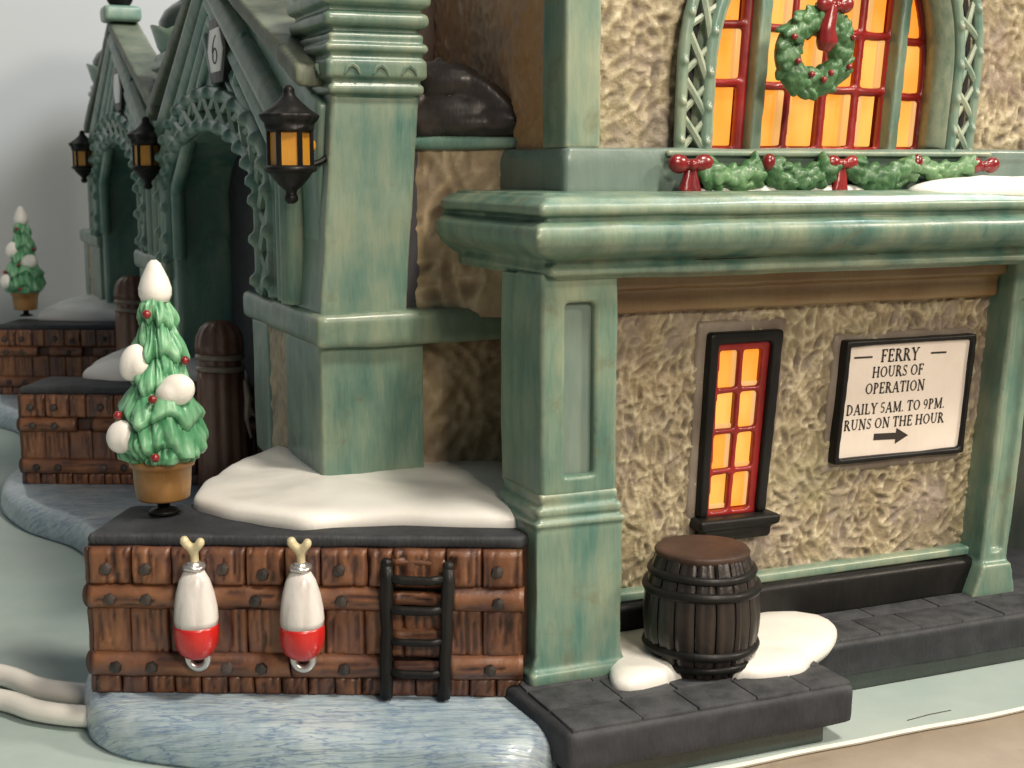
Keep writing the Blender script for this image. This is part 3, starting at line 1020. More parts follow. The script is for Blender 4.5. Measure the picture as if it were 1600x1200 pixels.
# upper storey
sb = MB()
sb.box(1.0, 24, 1.15, 5.0, 9.85, 10.55, .07)
sb.box(.96, 24, 1.09, 5.0, 10.5, 10.74, .06)
sb.box(.92, 2.9, 1.06, 5.0, 9.85, 10.60, .05)
sb.build('sill_course', PANELM, T, vox=.065, smooth=2, wob=.05)
MB().box(3.0, 10.7, .98, 1.8, 10.58, 10.70, .035).build('window_sill', GREEN2, T, vox=.04, smooth=1, wob=.03)
up = MB()
up.box(.98, 1.72, 1.18, 2.0, 10.7, 17, .06)
up.box(1.0, 1.3, 1.3, 2.25, 10.7, 17, .04)
up.build('upper_column', GREEN2, T, vox=.06, smooth=2, wob=.04)
AX, AZ, AO, AI, AV = 6.68, 12.2, 3.46, 2.70, 1.25      # arch centre x, spring height, half widths, vertical stretch
def inarch(p):
    z = p.z
    if z < AZ: return abs(p.x - AX) < AO - .18
    return math.hypot(p.x - AX, (z - AZ) / AV) < AO - .18
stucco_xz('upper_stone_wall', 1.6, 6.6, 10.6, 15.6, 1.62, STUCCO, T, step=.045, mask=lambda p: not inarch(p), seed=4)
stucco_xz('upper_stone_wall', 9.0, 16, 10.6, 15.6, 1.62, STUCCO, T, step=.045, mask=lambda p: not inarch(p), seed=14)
stucco_yz('side_stone_wall', 2.1, 12, 10.6, 17, 1.25, STUCCOW, T, seed=6)
MB().box(1.3, 22, 2.9, 12, 9.9, 17).build('wall_core', MAUVE, T, shade=False)

MB().box(6, 24, 12, 50, .0, 22, .2).build('rear_shade_block', GREEN2, T, shade=False)  # added block behind the model, sized to shade the backdrop
# arched window
aw = MB(lean=True)
def archpt(r, s, y):     # s in 0..1 from left foot round to right foot
    foot = AZ - 10.66
    tot = 2 * foot + PI * r
    d = s * tot
    if d < foot: return (AX - r, y, 10.66 + d)
    if d > tot - foot: return (AX + r, y, 10.66 + (tot - d))
    a = PI - (d - foot) / r
    return (AX + r * math.cos(a), y, AZ + AV * r * math.sin(a))
# deep splayed reveal
NS_ = 60
bm = aw.bm
secs = []
for k in range(NS_ + 1):
    s = k / NS_
    secs.append([bm.verts.new(archpt(AI, s, 1.22)), bm.verts.new(archpt(AI + .27, s, 2.75)), bm.verts.new(archpt(AO, s, 2.75)), bm.verts.new(archpt(AI + .3, s, 1.36))])
for a, b in zip(secs, secs[1:]):
    for k in range(4): bm.faces.new((a[k], a[(k + 1) % 4], b[(k + 1) % 4], b[k]))
bm.faces.new(secs[0]); bm.faces.new(secs[-1][::-1])
awo = aw.build('arched_window', GREEN, T, wob=.03)
# panes: three lights divided by two green mullions
YG = 2.45
vcols = [(4.30, 5.08), (5.55, 6.13), (6.27, 6.97), (7.20, 7.78), (8.0, 8.50), (8.95, 9.56)]
zrow = [10.74, 11.98, 13.12, 14.3, 15.4]
offs = [.07, .04, .0, -.02, -.04, -.12]
red = MB(lean=True)
for i, (a, b) in enumerate(vcols):
    for j in range(4):
        z0, z1 = zrow[j] + (offs[i] if j else 0) + .07, zrow[j + 1] + offs[i] - .06
        if math.hypot(max(abs(a - AX), abs(b - AX)) * .92, max(0, z0 - AZ)) > AI + .6: continue
        rr = random.Random(i * 9 + j)
        sh = rr.uniform(.10, .2)
        p = MB(lean=True).box(a, b, YG + rr.uniform(-.05, .05), YG + .2, z0, z1, .03)
        p.build('pane', PANE, awo)
        # the thick cut edge of the pane, paler
        e = MB(lean=True)
        if (i + j) % 2: e.box(b - sh, b + .01, YG - .09, YG + .15, z0 + .01, z1 - .01, .03)
        else: e.box(a - .01, a + sh * .8, YG - .07, YG + .15, z0 + .01, z1 - .01, .03)
        e.build('pane_edge', PANE2, awo)
for i, (x, rr_) in enumerate(((5.2, .14), (6.2, .095), (7.085, .105), (7.89, .105), (8.64, .13), (9.66, .11), (4.2, .1), (5.45, .09), (8.85, .09))):
    red.tube([(x, YG - .06, 10.68), (x + .02 * math.sin(i * 2), YG - .05, 12.5), (x, YG - .06, 15.6)], rr_, 6)
for i, (a, b) in enumerate(vcols):
    for j in range(0, 4):
        z = zrow[j] + (offs[i] if j else .02)
        red.tube([(a - .1, YG - .06, z), ((a + b) / 2, YG - .08, z - .02), (b + .1, YG - .06, z)], .10 if j else .06, 6)
red.tube([(x, YG - .08, z) for x, _, z in [archpt(AI + .20, .5 + .5 * k / 20, 0) for k in range(21)]], .10, 6)
rmun = red.build('muntin', REDM, awo, vox=.035, smooth=2)
bk = MB(lean=True).box(AX - AI - .4, AX + AI + .4, YG + .22, YG + .3, 10.6, 15.6)
bk.build('backing', REDM, awo)
for x0_, x1_ in ((5.24, 5.50), (8.58, 8.82)):
    mb = MB(lean=True)
    mb.box(x0_, x1_, 1.98, 2.42, 10.6, 15.5, .05)
    mb.build('mullion', GREEN2, awo, vox=.05, smooth=2, wob=.03)
def trellis(parent, fi, fo, n, rr, rx, rb, out, mat, back, vox, lean=False, nb=2):
    """two ribs with studs and crossing bars between them, before a dark band"""
    N = n * 6
    for f, nm in ((fi, 'inner_rib'), (fo, 'outer_rib')):
        mb = MB(lean=lean)
        mb.tube([Vector(f(k / N)) for k in range(N + 1)], rr, 8)
        for k in range(n * nb + 1):
            mb.ball(Vector(f(min(1, (k + .3) / (n * nb)))) + out * rr * .8, rb, sub=1)
        mb.build(nm, mat, parent, vox=vox, smooth=1)
    mb = MB(lean=lean)
    for k in range(n):
        a, b = Vector(fi(k / n)), Vector(fo((k + 1) / n))
        c, d = Vector(fo(k / n)), Vector(fi((k + 1) / n))
        mb.tube([a, (a + b) / 2 + out * .03, b], rx, 6)
        mb.tube([c, (c + d) / 2 - out * .01, d], rx * .9, 6)
    mb.build('crossed_bars', mat, parent)
    mb = MB(lean=lean)
    A = [mb.bm.verts.new(Vector(fi(k / N)) - out * .22) for k in range(N + 1)]
    B = [mb.bm.verts.new(Vector(fo(k / N)) - out * .22) for k in range(N + 1)]
    for k in range(N): mb.bm.faces.new((A[k], A[k + 1], B[k + 1], B[k]))
    mb.build('band_backing', back, parent)
trellis(awo, lambda s: archpt(AI + .16, s, 1.22), lambda s: archpt(AO - .10, s, 1.26), 19, .115, .072, .085, Vector((0, -1, 0)), GREEN2, LATTICEB, .04, True, nb=1)

# lower window
lw = thing_loc = MB(lean=True)
wx0, wx1, wz0, wz1 = 4.31, 6.07, 3.42, 7.16
lw.box(wx0, wx0 + .24, 1.38, 1.85, wz0, wz1, .06)
lw.box(wx1 - .26, wx1, 1.38, 1.85, wz0, wz1, .06)
lw.box(wx0, wx1, 1.38, 1.85, wz1 - .24, wz1, .06)
lwo = lw.build('lower_window', BLACK, T, vox=.04, smooth=2, wob=.03)
s_ = MB(lean=True)
s_.box(wx0 - .12, wx1 + .2, 1.12, 1.85, 3.20, 3.44, .07)
s_.box(wx0 + .05, wx1 + .08, 1.24, 1.85, 2.94, 3.24, .07)
s_.build('sill', BLACK, lwo, vox=.05, smooth=2, wob=.05)
rd = MB(lean=True)
ix0, ix1 = wx0 + .24, wx1 - .26
rd.box(ix0 - .03, ix0 + .09, 1.5, 1.8, wz0, wz1 - .2)
rd.box(ix1 - .17, ix1 + .03, 1.5, 1.8, wz0, wz1 - .2)
rd.box(ix0, ix1, 1.5, 1.8, wz1 - .38, wz1 - .22)
rd.box(ix0, ix1, 1.48, 1.8, wz0 - .02, wz0 + .10)
mx = (ix0 + ix1) / 2 - .04
rd.tube([(mx, 1.56, wz0), (mx + .02, 1.56, 5), (mx, 1.56, wz1 - .3)], .075, 8)
zr = [wz0 + .08, wz0 + .9, wz0 + 1.72, wz0 + 2.55, wz1 - .34]
for z in zr[1:4]: rd.tube([(ix0, 1.57, z - .01), (mx, 1.55, z + .01), (ix1 - .1, 1.57, z + .015)], .065, 8)
rd.build('muntin', REDM, lwo, vox=.035, smooth=2)
for j in range(4):
    for a, b in ((ix0 + .06, mx - .05), (mx + .06, ix1 - .14)):
        rr = random.Random(j * 5 + int(a * 10))
        MB(lean=True).box(a, b, 1.62, 1.78, zr[j] + .05, zr[j + 1] - .04, .03).build('pane', PANE, lwo)
        e = MB(lean=True)
        if (j + (a > 5)) % 2: e.box(b - .1, b + .005, 1.585, 1.75, zr[j] + .07, zr[j + 1] - .06, .02)
        else: e.box(a, b, 1.585, 1.75, zr[j] + .055, zr[j] + .15, .02)
        e.build('pane_edge', PANE2, lwo)
MB(lean=True).box(ix0, ix1, 1.8, 1.9, wz0, wz1 - .2).build('backing', REDM, lwo)

# ------------------------------------------------------------------ gateway wing (bays along the left side)
FX = -2.6
AC, AA, AB, AZS, AF = 15.6, 6.1, 1.75, 9.6, 7.55
def zarch(y):
    u = (y - AC) / AA
    return AZS + AB * math.sqrt(max(0, 1 - u * u)) if abs(u) < 1 else None
GB, GA, GY0, GYM, GY1 = 11.9, 15.4, 5.6, 14.6, 24.0
def zgable(y):
    return GB + (GA - GB) * (1 - abs(y - GYM) / ((GYM - GY0) if y < GYM else (GY1 - GYM)))
def make_bay():
    w = MB()
    y = 5.0
    dy = .2
    while y < 24.0:
        z0 = zarch(y + dy / 2)
        if z0 is None: z0 = 3.8 if y > AC else 3.8
        za_, zb_ = zarch(y) or z0, zarch(y + dy) or z0
        if zarch(y) is None and z0 > 3.9: za_ = AZS
        if zarch(y + dy) is None and z0 > 3.9: zb_ = AZS
        w.prism([(y - .01, za_), (y + dy + .01, zb_), (y + dy + .01, zgable(y + dy)), (y - .01, zgable(y))], FX, FX + .7, axis='x')
        w.prism([(y - .01, za_), (y + dy + .01, zb_), (y + dy + .01, min(11.7, zgable(y + dy))), (y - .01, min(11.7, zgable(y)))], FX + .5, FX + 1.75, axis='x')
        y += dy
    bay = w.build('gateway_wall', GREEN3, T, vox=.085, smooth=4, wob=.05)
    # roof slopes
    for a, b, nm in ((GY0 - .6, GYM, 'roof_slope'), (GY1 + .5, GYM, 'roof_slope')):
        rf = MB()
        za = GB + .02 if a < GYM else GB - .1
        rf.prism([(a, za), (b, GA), (b, GA + .42), (a, za + .42)] if a < b else [(b, GA), (a, za), (a, za + .42), (b, GA + .42)], FX - .38, -1.85, .05, axis='x')
        rf.build(nm, ROOFG, bay, vox=.08, smooth=2, wob=.06)
    # raked and upright mouldings
    for k, (o, rr, ex) in enumerate(((.35, .38, .05), (1.2, .31, .0), (1.95, .27, -.02), (2.6, .22, -.03))):
        mb = MB()
        b0 = 11.2 - o * .55
        p = [(FX - ex, GY1 - .1 - o * 1.0, AF), (FX - ex, GY1 - .1 - o, b0), (FX - ex, GYM, GA - .12 - o * .62), (FX - ex, GY0 + .6 + o * .95, b0), (FX - ex, GY0 + .6 + o * .95, AF)]
        q = []
        for a, b in zip(p, p[1:]):
            for s in range(8): q.append(Vector(a).lerp(Vector(b), s / 8))
        q.append(Vector(p[-1]))
        mb.tube(q, rr, 8)
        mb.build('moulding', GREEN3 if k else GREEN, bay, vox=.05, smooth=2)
    # capstone and ball at the ridge
    mb = MB()
    mb.box(FX - .62, FX + .75, GYM - 1.0, GYM + .3, GA + .28, GA + .86, .14)
    mb.build('capstone', GREEN3, bay, vox=.06, smooth=2)
    mb = MB(); mb.round = True
    mb.ball((FX + .05, GYM - .35, GA + 1.25), .5, sub=3)
    mb.build('ridge_ball', BLACK, bay)
    # trellis band round the arch
    foot = AZS - AF
    def curve(a, b):
        tot = 2 * foot + PI * (a + b) / 2 * 1.0
        def f(s):
            d = s * tot
            if d < foot: return (FX - .14, AC - a, AF + d)
            if d > tot - foot: return (FX - .14, AC + a, AF + (tot - d))
            t = PI - (d - foot) / (tot - 2 * foot) * PI
            return (FX - .14, AC + a * math.cos(t), AZS + b * math.sin(t))
        return f
    trellis(bay, curve(AA + .12, AB + .12), curve(AA + 1.35, AB + .95), 18, .19, .125, .20, Vector((-1, 0, 0)), GREEN3, LATTICEB, .05, nb=1)
    # struts framing the number plate
    for p_, q_ in (((FX - .12, 15.0, 13.75), (FX - .12, 13.9, 12.35)), ((FX - .12, 10.5, 13.4), (FX - .12, 11.5, 12.3))):
        mb = MB()
        mb.tube([p_, q_], .16, 8)
        mb.build('strut', GREEN3, bay, vox=.05, smooth=1)
    # lining and charcoal passage wall behind the arch
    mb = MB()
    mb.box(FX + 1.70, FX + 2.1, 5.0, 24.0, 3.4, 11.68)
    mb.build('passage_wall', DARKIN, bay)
    return bay
bay = make_bay()

def make_pillar():
    PX = -2.62
    w = MB()
    # shaft, leaning a little
    def sh(x, z): return x + .075 * (z - 7.6)
    def skewbox(x0, x1, y0, y1, z0, z1, b=.05):
        n0 = len(w.bm.verts)
        w.box(x0, x1, y0, y1, z0, z1, b)
        w.bm.verts.ensure_lookup_table()
        for v in w.bm.verts[n0:]: v.co.x = sh(v.co.x, v.co.z)
    skewbox(-2.70, -.90, 4.62, 6.9, 7.4, 11.9, .06)
    skewbox(-2.66, -2.2, 6.7, 7.35, 7.4, 11.2, .05)
    p = w.build('pillar', GREEN2, T, vox=.055, smooth=2, wob=.05)
    # base slab
    w = MB()
    w.box(-2.86, 1.7, 4.32, 8.2, 6.84, 7.52, .13, 3)
    w.box(-2.86, -1.4, 4.4, 11.1, 6.84, 7.46, .13, 3)
    w.build('base_slab', GREEN, p, vox=.06, smooth=2, wob=.07)
    # pedestal
    w = MB()
    w.box(-2.74, -.55, 4.6, 7.5, 3.7, 6.95, .07)
    w.box(-2.6, -2.0, 7.3, 9.3, 3.7, 6.9)
    w.box(-2.74, -2.0, 9.15, 10.7, 3.7, 6.9, .06)
    w.build('pedestal', GREEN, p, vox=.06, smooth=2, wob=.05)
    stucco_yz('stone_panel', 7.5, 9.15, 3.9, 6.86, -2.6, STONE2, p, step=.08, amp=.14, scale=.8)
    # stacked capital
    w = MB()
    def band(e, z0, z1, b=.07, dx=0):
        w.box(-2.40 - e + dx, -.62 + e + dx, 4.55 - e, 7.0 + e, z0, z1, b, 3)
    band(-.06, 11.7, 13.9, .02)
    band(.09, 11.78, 11.99, .08)
    band(.15, 12.06, 12.48, .10)
    band(.17, 12.56, 12.76, .09)
    band(.09, 12.78, 12.96, .08)
    band(.18, 13.05, 13.34, .12)
    band(.22, 13.44, 13.72, .12)
    band(.12, 13.74, 13.98, .10)
    w.build('capital', GREEN, p, vox=.042, smooth=1, wob=.05)
    # small arched nicks cut in the lowest band
    for k in range(3):
        cx = -2.05 + k * .58
        w = MB()
        w.tube([(cx - .14, 4.385, 12.16), (cx - .08, 4.38, 12.28), (cx + .02, 4.38, 12.34), (cx + .12, 4.38, 12.27), (cx + .17, 4.385, 12.15)], [.012, .04, .05, .04, .012], 6)
        w.build('nick', GREEN3, p)
        cy = 4.95 + k * .62
        w = MB()
        w.tube([(-2.57, cy - .12, 12.16), (-2.575, cy, 12.33), (-2.57, cy + .14, 12.16)], [.015, .05, .015], 6)
        w.build('nick', GREEN3, p)
    # scalloped crown and onion dome
    cx, cy = -1.5, 5.8
    w = MB()
    w.lathe([(1.0, 13.9), (1.12, 14.1), (1.22, 14.4), (1.30, 14.62)], (cx, cy, 0), 40, 1, 1, lambda a, z: 1)
    w2 = MB()
    w2.round = True
    w2.lathe([(.95, 13.92), (1.08, 14.15), (1.2, 14.5), (1.27, 14.72), (1.12, 14.7), (1.0, 14.4)], (cx, cy, 0), 48, 1, 1.1, lambda a, z: 1)
    for v in w2.bm.verts:
        if v.co.z > 14.45:
            a = math.atan2(v.co.y - cy, v.co.x - cx)
            v.co.z += .22 * abs(math.cos(2 * a)) ** .7 - .12
    w.bm.free()
    w2.build('crown', GREEN3, p)
    w = MB(); w.round = True
    w.lathe([(.9, 14.2), (1.02, 14.6), (1.0, 14.95), (.82, 15.28), (.55, 15.5), (.34, 15.62), (.3, 15.7), (.32, 15.85), (.26, 16.02), (.1, 16.15)], (cx, cy, 0), 32)
    w.build('onion_dome', PLINTHM, p)
    return p
pil = make_pillar()
for k in (1, 2):
    copy_tree(pil, T, (0, BAY * k, 0))
bay2 = copy_tree(bay, T, (0, BAY, 0))

# number plates
GL = {}
def L_(x0, y0, x1, y1, w): return ('L', x0, y0, x1, y1, w)
TK, TN = .19, .10
def stem(x, y0=0, y1=1, w=TK, ser=True):
    o = [L_(x, y0, x, y1, w)]
    if ser: o += [L_(x - .15, y0 + TN / 2, x + .15, y0 + TN / 2, TN), L_(x - .15, y1 - TN / 2, x + .15, y1 - TN / 2, TN)]
    return o
def arc(cx, cy, rx, ry, a0, a1, ws=TK, wt=TN): return [('A', cx, cy, rx, ry, a0, a1, ws, wt)]
GL['F'] = (.72, stem(.2) + [L_(.2, .967, .66, .967, TN), L_(.2, .52, .52, .52, TN), L_(.65, 1, .65, .78, TN), L_(.52, .62, .52, .42, TN)])
GL['E'] = (.76, stem(.2) + [L_(.2, .967, .66, .967, TN), L_(.2, .52, .52, .52, TN), L_(.2, .033, .68, .033, TN), L_(.65, 1, .65, .78, TN), L_(.52, .62, .52, .42, TN), L_(.67, 0, .69, .24, TN)])
GL['R'] = (.88, stem(.2) + arc(.36, .75, .25, .215, -90, 90) + [L_(.2, .967, .38, .967, TN), L_(.2, .53, .38, .53, TN), L_(.42, .52, .78, 0, TK), L_(.66, .033, .92, .033, TN)])
GL['P'] = (.74, stem(.2) + arc(.36, .73, .25, .235, -90, 90) + [L_(.2, .967, .38, .967, TN), L_(.2, .49, .38, .49, TN)])
GL['D'] = (.95, stem(.2) + arc(.38, .5, .43, .465, -90, 90) + [L_(.2, .967, .4, .967, TN), L_(.2, .033, .4, .033, TN)])
GL['H'] = (1.0, stem(.2) + stem(.8) + [L_(.2, .51, .8, .51, TN)])
GL['I'] = (.42, stem(.2))
GL['L'] = (.74, stem(.2) + [L_(.2, .033, .66, .033, TN), L_(.66, 0, .68, .26, TN)])
GL['T'] = (.82, stem(.41, 0, 1) + [L_(.05, .967, .77, .967, TN), L_(.06, 1, .06, .76, TN), L_(.76, 1, .76, .76, TN)])
GL['N'] = (1.0, [L_(.2, 0, .2, 1, TN), L_(.82, 0, .82, 1, TN), L_(.17, 1, .83, 0, TK), L_(.05, .033, .35, .033, TN), L_(.03, .967, .25, .967, TN), L_(.67, .967, .97, .967, TN)])
GL['M'] = (1.18, [L_(.2, 0, .2, 1, TN), L_(.98, 0, .98, 1, TK), L_(.2, 1, .58, .05, TK), L_(.98, 1, .58, .05, TN), L_(.05, .033, .35, .033, TN), L_(.05, .967, .25, .967, TN), L_(.83, .033, 1.13, .033, TN), L_(.95, .967, 1.13, .967, TN)])
GL['A'] = (.96, [L_(.48, 1, .14, 0, TN), L_(.48, 1, .82, 0, TK), L_(.26, .34, .70, .34, TN), L_(0, .033, .28, .033, TN), L_(.66, .033, .98, .033, TN)])
GL['Y'] = (.9, [L_(.13, 1, .46, .48, TK), L_(.78, 1, .46, .48, TN), L_(.46, 0, .46, .5, TK), L_(.31, .033, .61, .033, TN), L_(0, .967, .3, .967, TN), L_(.64, .967, .92, .967, TN)])
GL['O'] = (.98, arc(.49, .5, .40, .47, 0, 360))
GL['U'] = (.96, [L_(.2, .35, .2, 1, TK), L_(.78, .35, .78, 1, TN), L_(.05, .967, .35, .967, TN), L_(.64, .967, .92, .967, TN)] + [('A', .49, .36, .29, .33, 180, 360, .12, TN)])
GL['S'] = (.68, arc(.34, .75, .23, .22, 40, 270, .10, TN) + arc(.34, .26, .25, .23, -140, 90, .10, TN) + [L_(.54, .98, .54, .76, TN), L_(.11, .02, .11, .26, TN), L_(.2, .62, .5, .40, .13)])
GL['.'] = (.3, [L_(.13, .0, .13, .14, .14)])
GL['5'] = (.66, [L_(.16, .95, .56, .95, .12), L_(.16, .95, .14, .55, TN)] + arc(.30, .32, .26, .28, -140, 120, .13, TN))
GL['9'] = (.68, arc(.33, .68, .24, .28, 0, 360, .13, TN) + [('A', .10, .62, .48, .62, -75, 10, .12, .05)])
GL['6'] = (.72, arc(.37, .30, .25, .27, 0, 360, .13, .07) + [('A', .62, .42, .50, .56, 100, 180, .14, .06)])
GL['-'] = (.95, [L_(.05, .5, .9, .5, .075)])
def glyphs(mb, text, x, z, size, y, squeeze=.78, to3=None):
    for ch in text:
        if ch == ' ':
            x += .36 * size * squeeze
            continue
        w, st = GL[ch]
        for s in st:
            if s[0] == 'L':
                _, x0, y0, x1, y1, wd = s
                d = Vector((x1 - x0, y1 - y0)).normalized()
                n = Vector((-d.y, d.x)) * wd / 2
                pts = [(x0 + n.x, y0 + n.y), (x1 + n.x, y1 + n.y), (x1 - n.x, y1 - n.y), (x0 - n.x, y0 - n.y)]
                mb.quad([to3(x + a * size * squeeze, z + b * size) for a, b in pts])
            else:
                _, cx, cy, rx, ry, a0, a1, ws, wt = s
                N = 14
                pr = None
                for k in range(N + 1):
                    a = R(a0 + (a1 - a0) * k / N)
                    wd = wt + (ws - wt) * abs(math.cos(a)) ** 1.3
                    ca, sa = math.cos(a), math.sin(a)
                    po = (cx + (rx + wd / 2 - .03) * ca, cy + (ry + wt / 2 - .03) * sa)
                    pi_ = (cx + (rx - wd / 2 - .03) * ca, cy + (ry - wt / 2 - .03) * sa)
                    if pr: mb.quad([to3(x + q_[0] * size * squeeze, z + q_[1] * size) for q_ in (pr[0], po, pi_, pr[1])])
                    pr = (po, pi_)
        x += (w + .06) * size * squeeze
    return x
def gwidth(text, size, squeeze):
    return sum((.36 if c == ' ' else GL[c][0] + .06) for c in text) * size * squeeze
def make_plate(dy, digit, label):
    c = Vector((FX - .3, 12.85 + dy, 13.2))
    r = thing('number_plate', c, label, 'sign', 'number plates in the gateway gables')
    hx = lambda a, b: [(c.y, c.z + b), (c.y + a, c.z + b * .55), (c.y + a, c.z - b * .55), (c.y, c.z - b), (c.y - a, c.z - b * .55), (c.y - a, c.z + b * .55)]
    hx = lambda a, b: [(c.y + a * .62, c.z + b), (c.y + a, c.z), (c.y + a * .62, c.z - b), (c.y - a * .62, c.z - b), (c.y - a, c.z), (c.y - a * .62, c.z + b)]
    MB().prism(hx(1.18, .78), FX - .36, FX + .1, .03, axis='x').build('frame', BLACK, r)
    MB().prism(hx(.90, .52), FX - .385, FX - .25, .015, axis='x').build('face', WHITEP, r)
    if digit:
        mb = MB()
        glyphs(mb, digit, -.42, -.36, .74, 0, 1.55, lambda a, b: (FX - .39, c.y - a, c.z + b))
        mb.build('numeral', INK, r, shade=False)
make_plate(0, '6', 'white number plate with a 6 in the nearest gateway gable')
make_plate(BAY, None, 'white number plate in the second gable, seen almost edge on')

# recessed wing wall between first pillar and main block, its green ledge and dark dome roof
stucco_xz('recess_stone_wall', -1.0, 2.6, 3.9, 7.2, 5.25, STONE2, T, step=.07, amp=.2, lean=False, scale=.5, seed=8)
MB().box(-.9, 2.6, 5.6, 9, 3.8, 11.0).build('recess_core', MAUVE, T, shade=False)
RA, RE = Vector((-.75, 5.2)), Vector((.85, -.527))
RN = Vector((-.527, -.85))
def rpt(t, o, z): return Vector((RA.x + RE.x * t + RN.x * o, RA.y + RE.y * t + RN.y * o, z))
K_ = gouged(2.9, 3.6, .06, 77, size=1.9, dens=9)
K_ = np.concatenate([K_[:, 10:26][:, ::-1], K_], axis=1)
grid_mesh('recess_upper_wall', 60, 56, lambda a, b: (rpt(-1.0 + 3.5 * a, .10 * float(K_[int(b * 56), int(a * 60)]), 7.35 + 3.45 * b), float(K_[int(b * 56), int(a * 60)])), STONE2, T)
RM = Matrix(((RE.x, RN.x, 0, RA.x), (RE.y, RN.y, 0, RA.y), (0, 0, 1, 0), (0, 0, 0, 1)))
w = MB(RM)
w.box(-.2, 2.42, -1.5, .22, 10.74, 10.98, .08)
w.build('ledge', GREEN3, T, vox=.05, smooth=2, wob=.08)
w = MB(RM)
w.ball((.3, .0, 11.3), (.9, .3, .35))
w.ball((1.3, .05, 11.25), (.7, .25, .25))
w.ball((.8, -.1, 12.1), (.8, .35, .4))
w.prism([(-.3, 10.95), (2.42, 10.95), (2.56, 11.08), (2.50, 11.32), (2.26, 11.62), (1.75, 12.04), (1.25, 12.36), (.85, 12.44), (.2, 12.42), (-.3, 12.4)], -2.5, .10, .25, axis='y')
w.ball((.9, .05, 11.5), (.9, .22, .30))
w.ball((1.9, .02, 11.3), (.6, .2, .3))
w.ball((.15, .1, 11.75), (.3, .2, .22))
w.ball((.75, -.2, 12.45), (.12, .2, .14))
w.build('dark_roof', ROOFD, T, vox=.05, smooth=4, wob=.16)
w = MB()
w.box(-.6, 1.6, 8.6, 11, 11, 16.5, .3)
w.build('rear_block', MAUVE, T, vox=.12, smooth=3, wob=.2)

# ------------------------------------------------------------------ sign
sx0, sx1, sz0, sz1 = 7.72, 10.87, 4.38, 6.72
sg = thing('hours_sign', ((sx0 + sx1) / 2, 1.5, sz0), 'white ferry hours sign in a black frame on the stone wall', 'sign')
f = MB(lean=True)
fw = .125
yA, yB = 1.34, 1.75
f.box(sx0 - fw, sx0, yA, yB, sz0 - fw, sz1 + fw, .045)
f.box(sx1, sx1 + fw, yA, yB, sz0 - fw, sz1 + fw, .045)
f.box(sx0 - fw, sx1 + fw, yA, yB, sz0 - fw, sz0, .045)
f.box(sx0 - fw, sx1 + fw, yA, yB, sz1, sz1 + fw, .045)
f.build('frame', BLACK, sg, vox=.035, smooth=2, wob=.05)
MB(lean=True).box(sx0 - .05, sx1 + .05, 1.44, 1.7, sz0 - .05, sz1 + .05).build('face', SIGNW, sg, shade=False)
t3 = lambda a, b: (a, 1.432, b)
def line(text, x0, x1, z, size):
    sq = (x1 - x0) / gwidth(text, size, 1)
    for wd in text.split(' '):
        lt = MB(lean=True)
        x0 = glyphs(lt, wd, x0, z, size, 0, sq, t3) + .36 * size * sq
        lt.build('lettering', INK, sg, shade=False)
line('FERRY', 8.56, 9.56, 6.35, .27)
line('HOURS OF', 8.38, 9.72, 6.03, .235)
line('OPERATION', 8.25, 9.80, 5.69, .235)
line('DAILY 5AM. TO 9PM.', 7.82, 10.40, 5.27, .225)
line('RUNS ON THE HOUR', 7.80, 10.42, 4.95, .225)
for a, b in ((7.88, 8.34), (9.86, 10.27)):
    MB(lean=True).quad([t3(a, 6.46), t3(b, 6.455), t3(b, 6.495), t3(a, 6.50)]).build('dash', INK, sg, shade=False)
lt = MB(lean=True)
lt.bm.faces.new([lt.bm.verts.new(t3(*p_)) for p_ in ((8.60, 4.70), (9.17, 4.68), (9.17, 4.58), (9.50, 4.74), (9.17, 4.92), (9.17, 4.82), (8.60, 4.84))])
lt.build('arrow', INK, sg, shade=False)

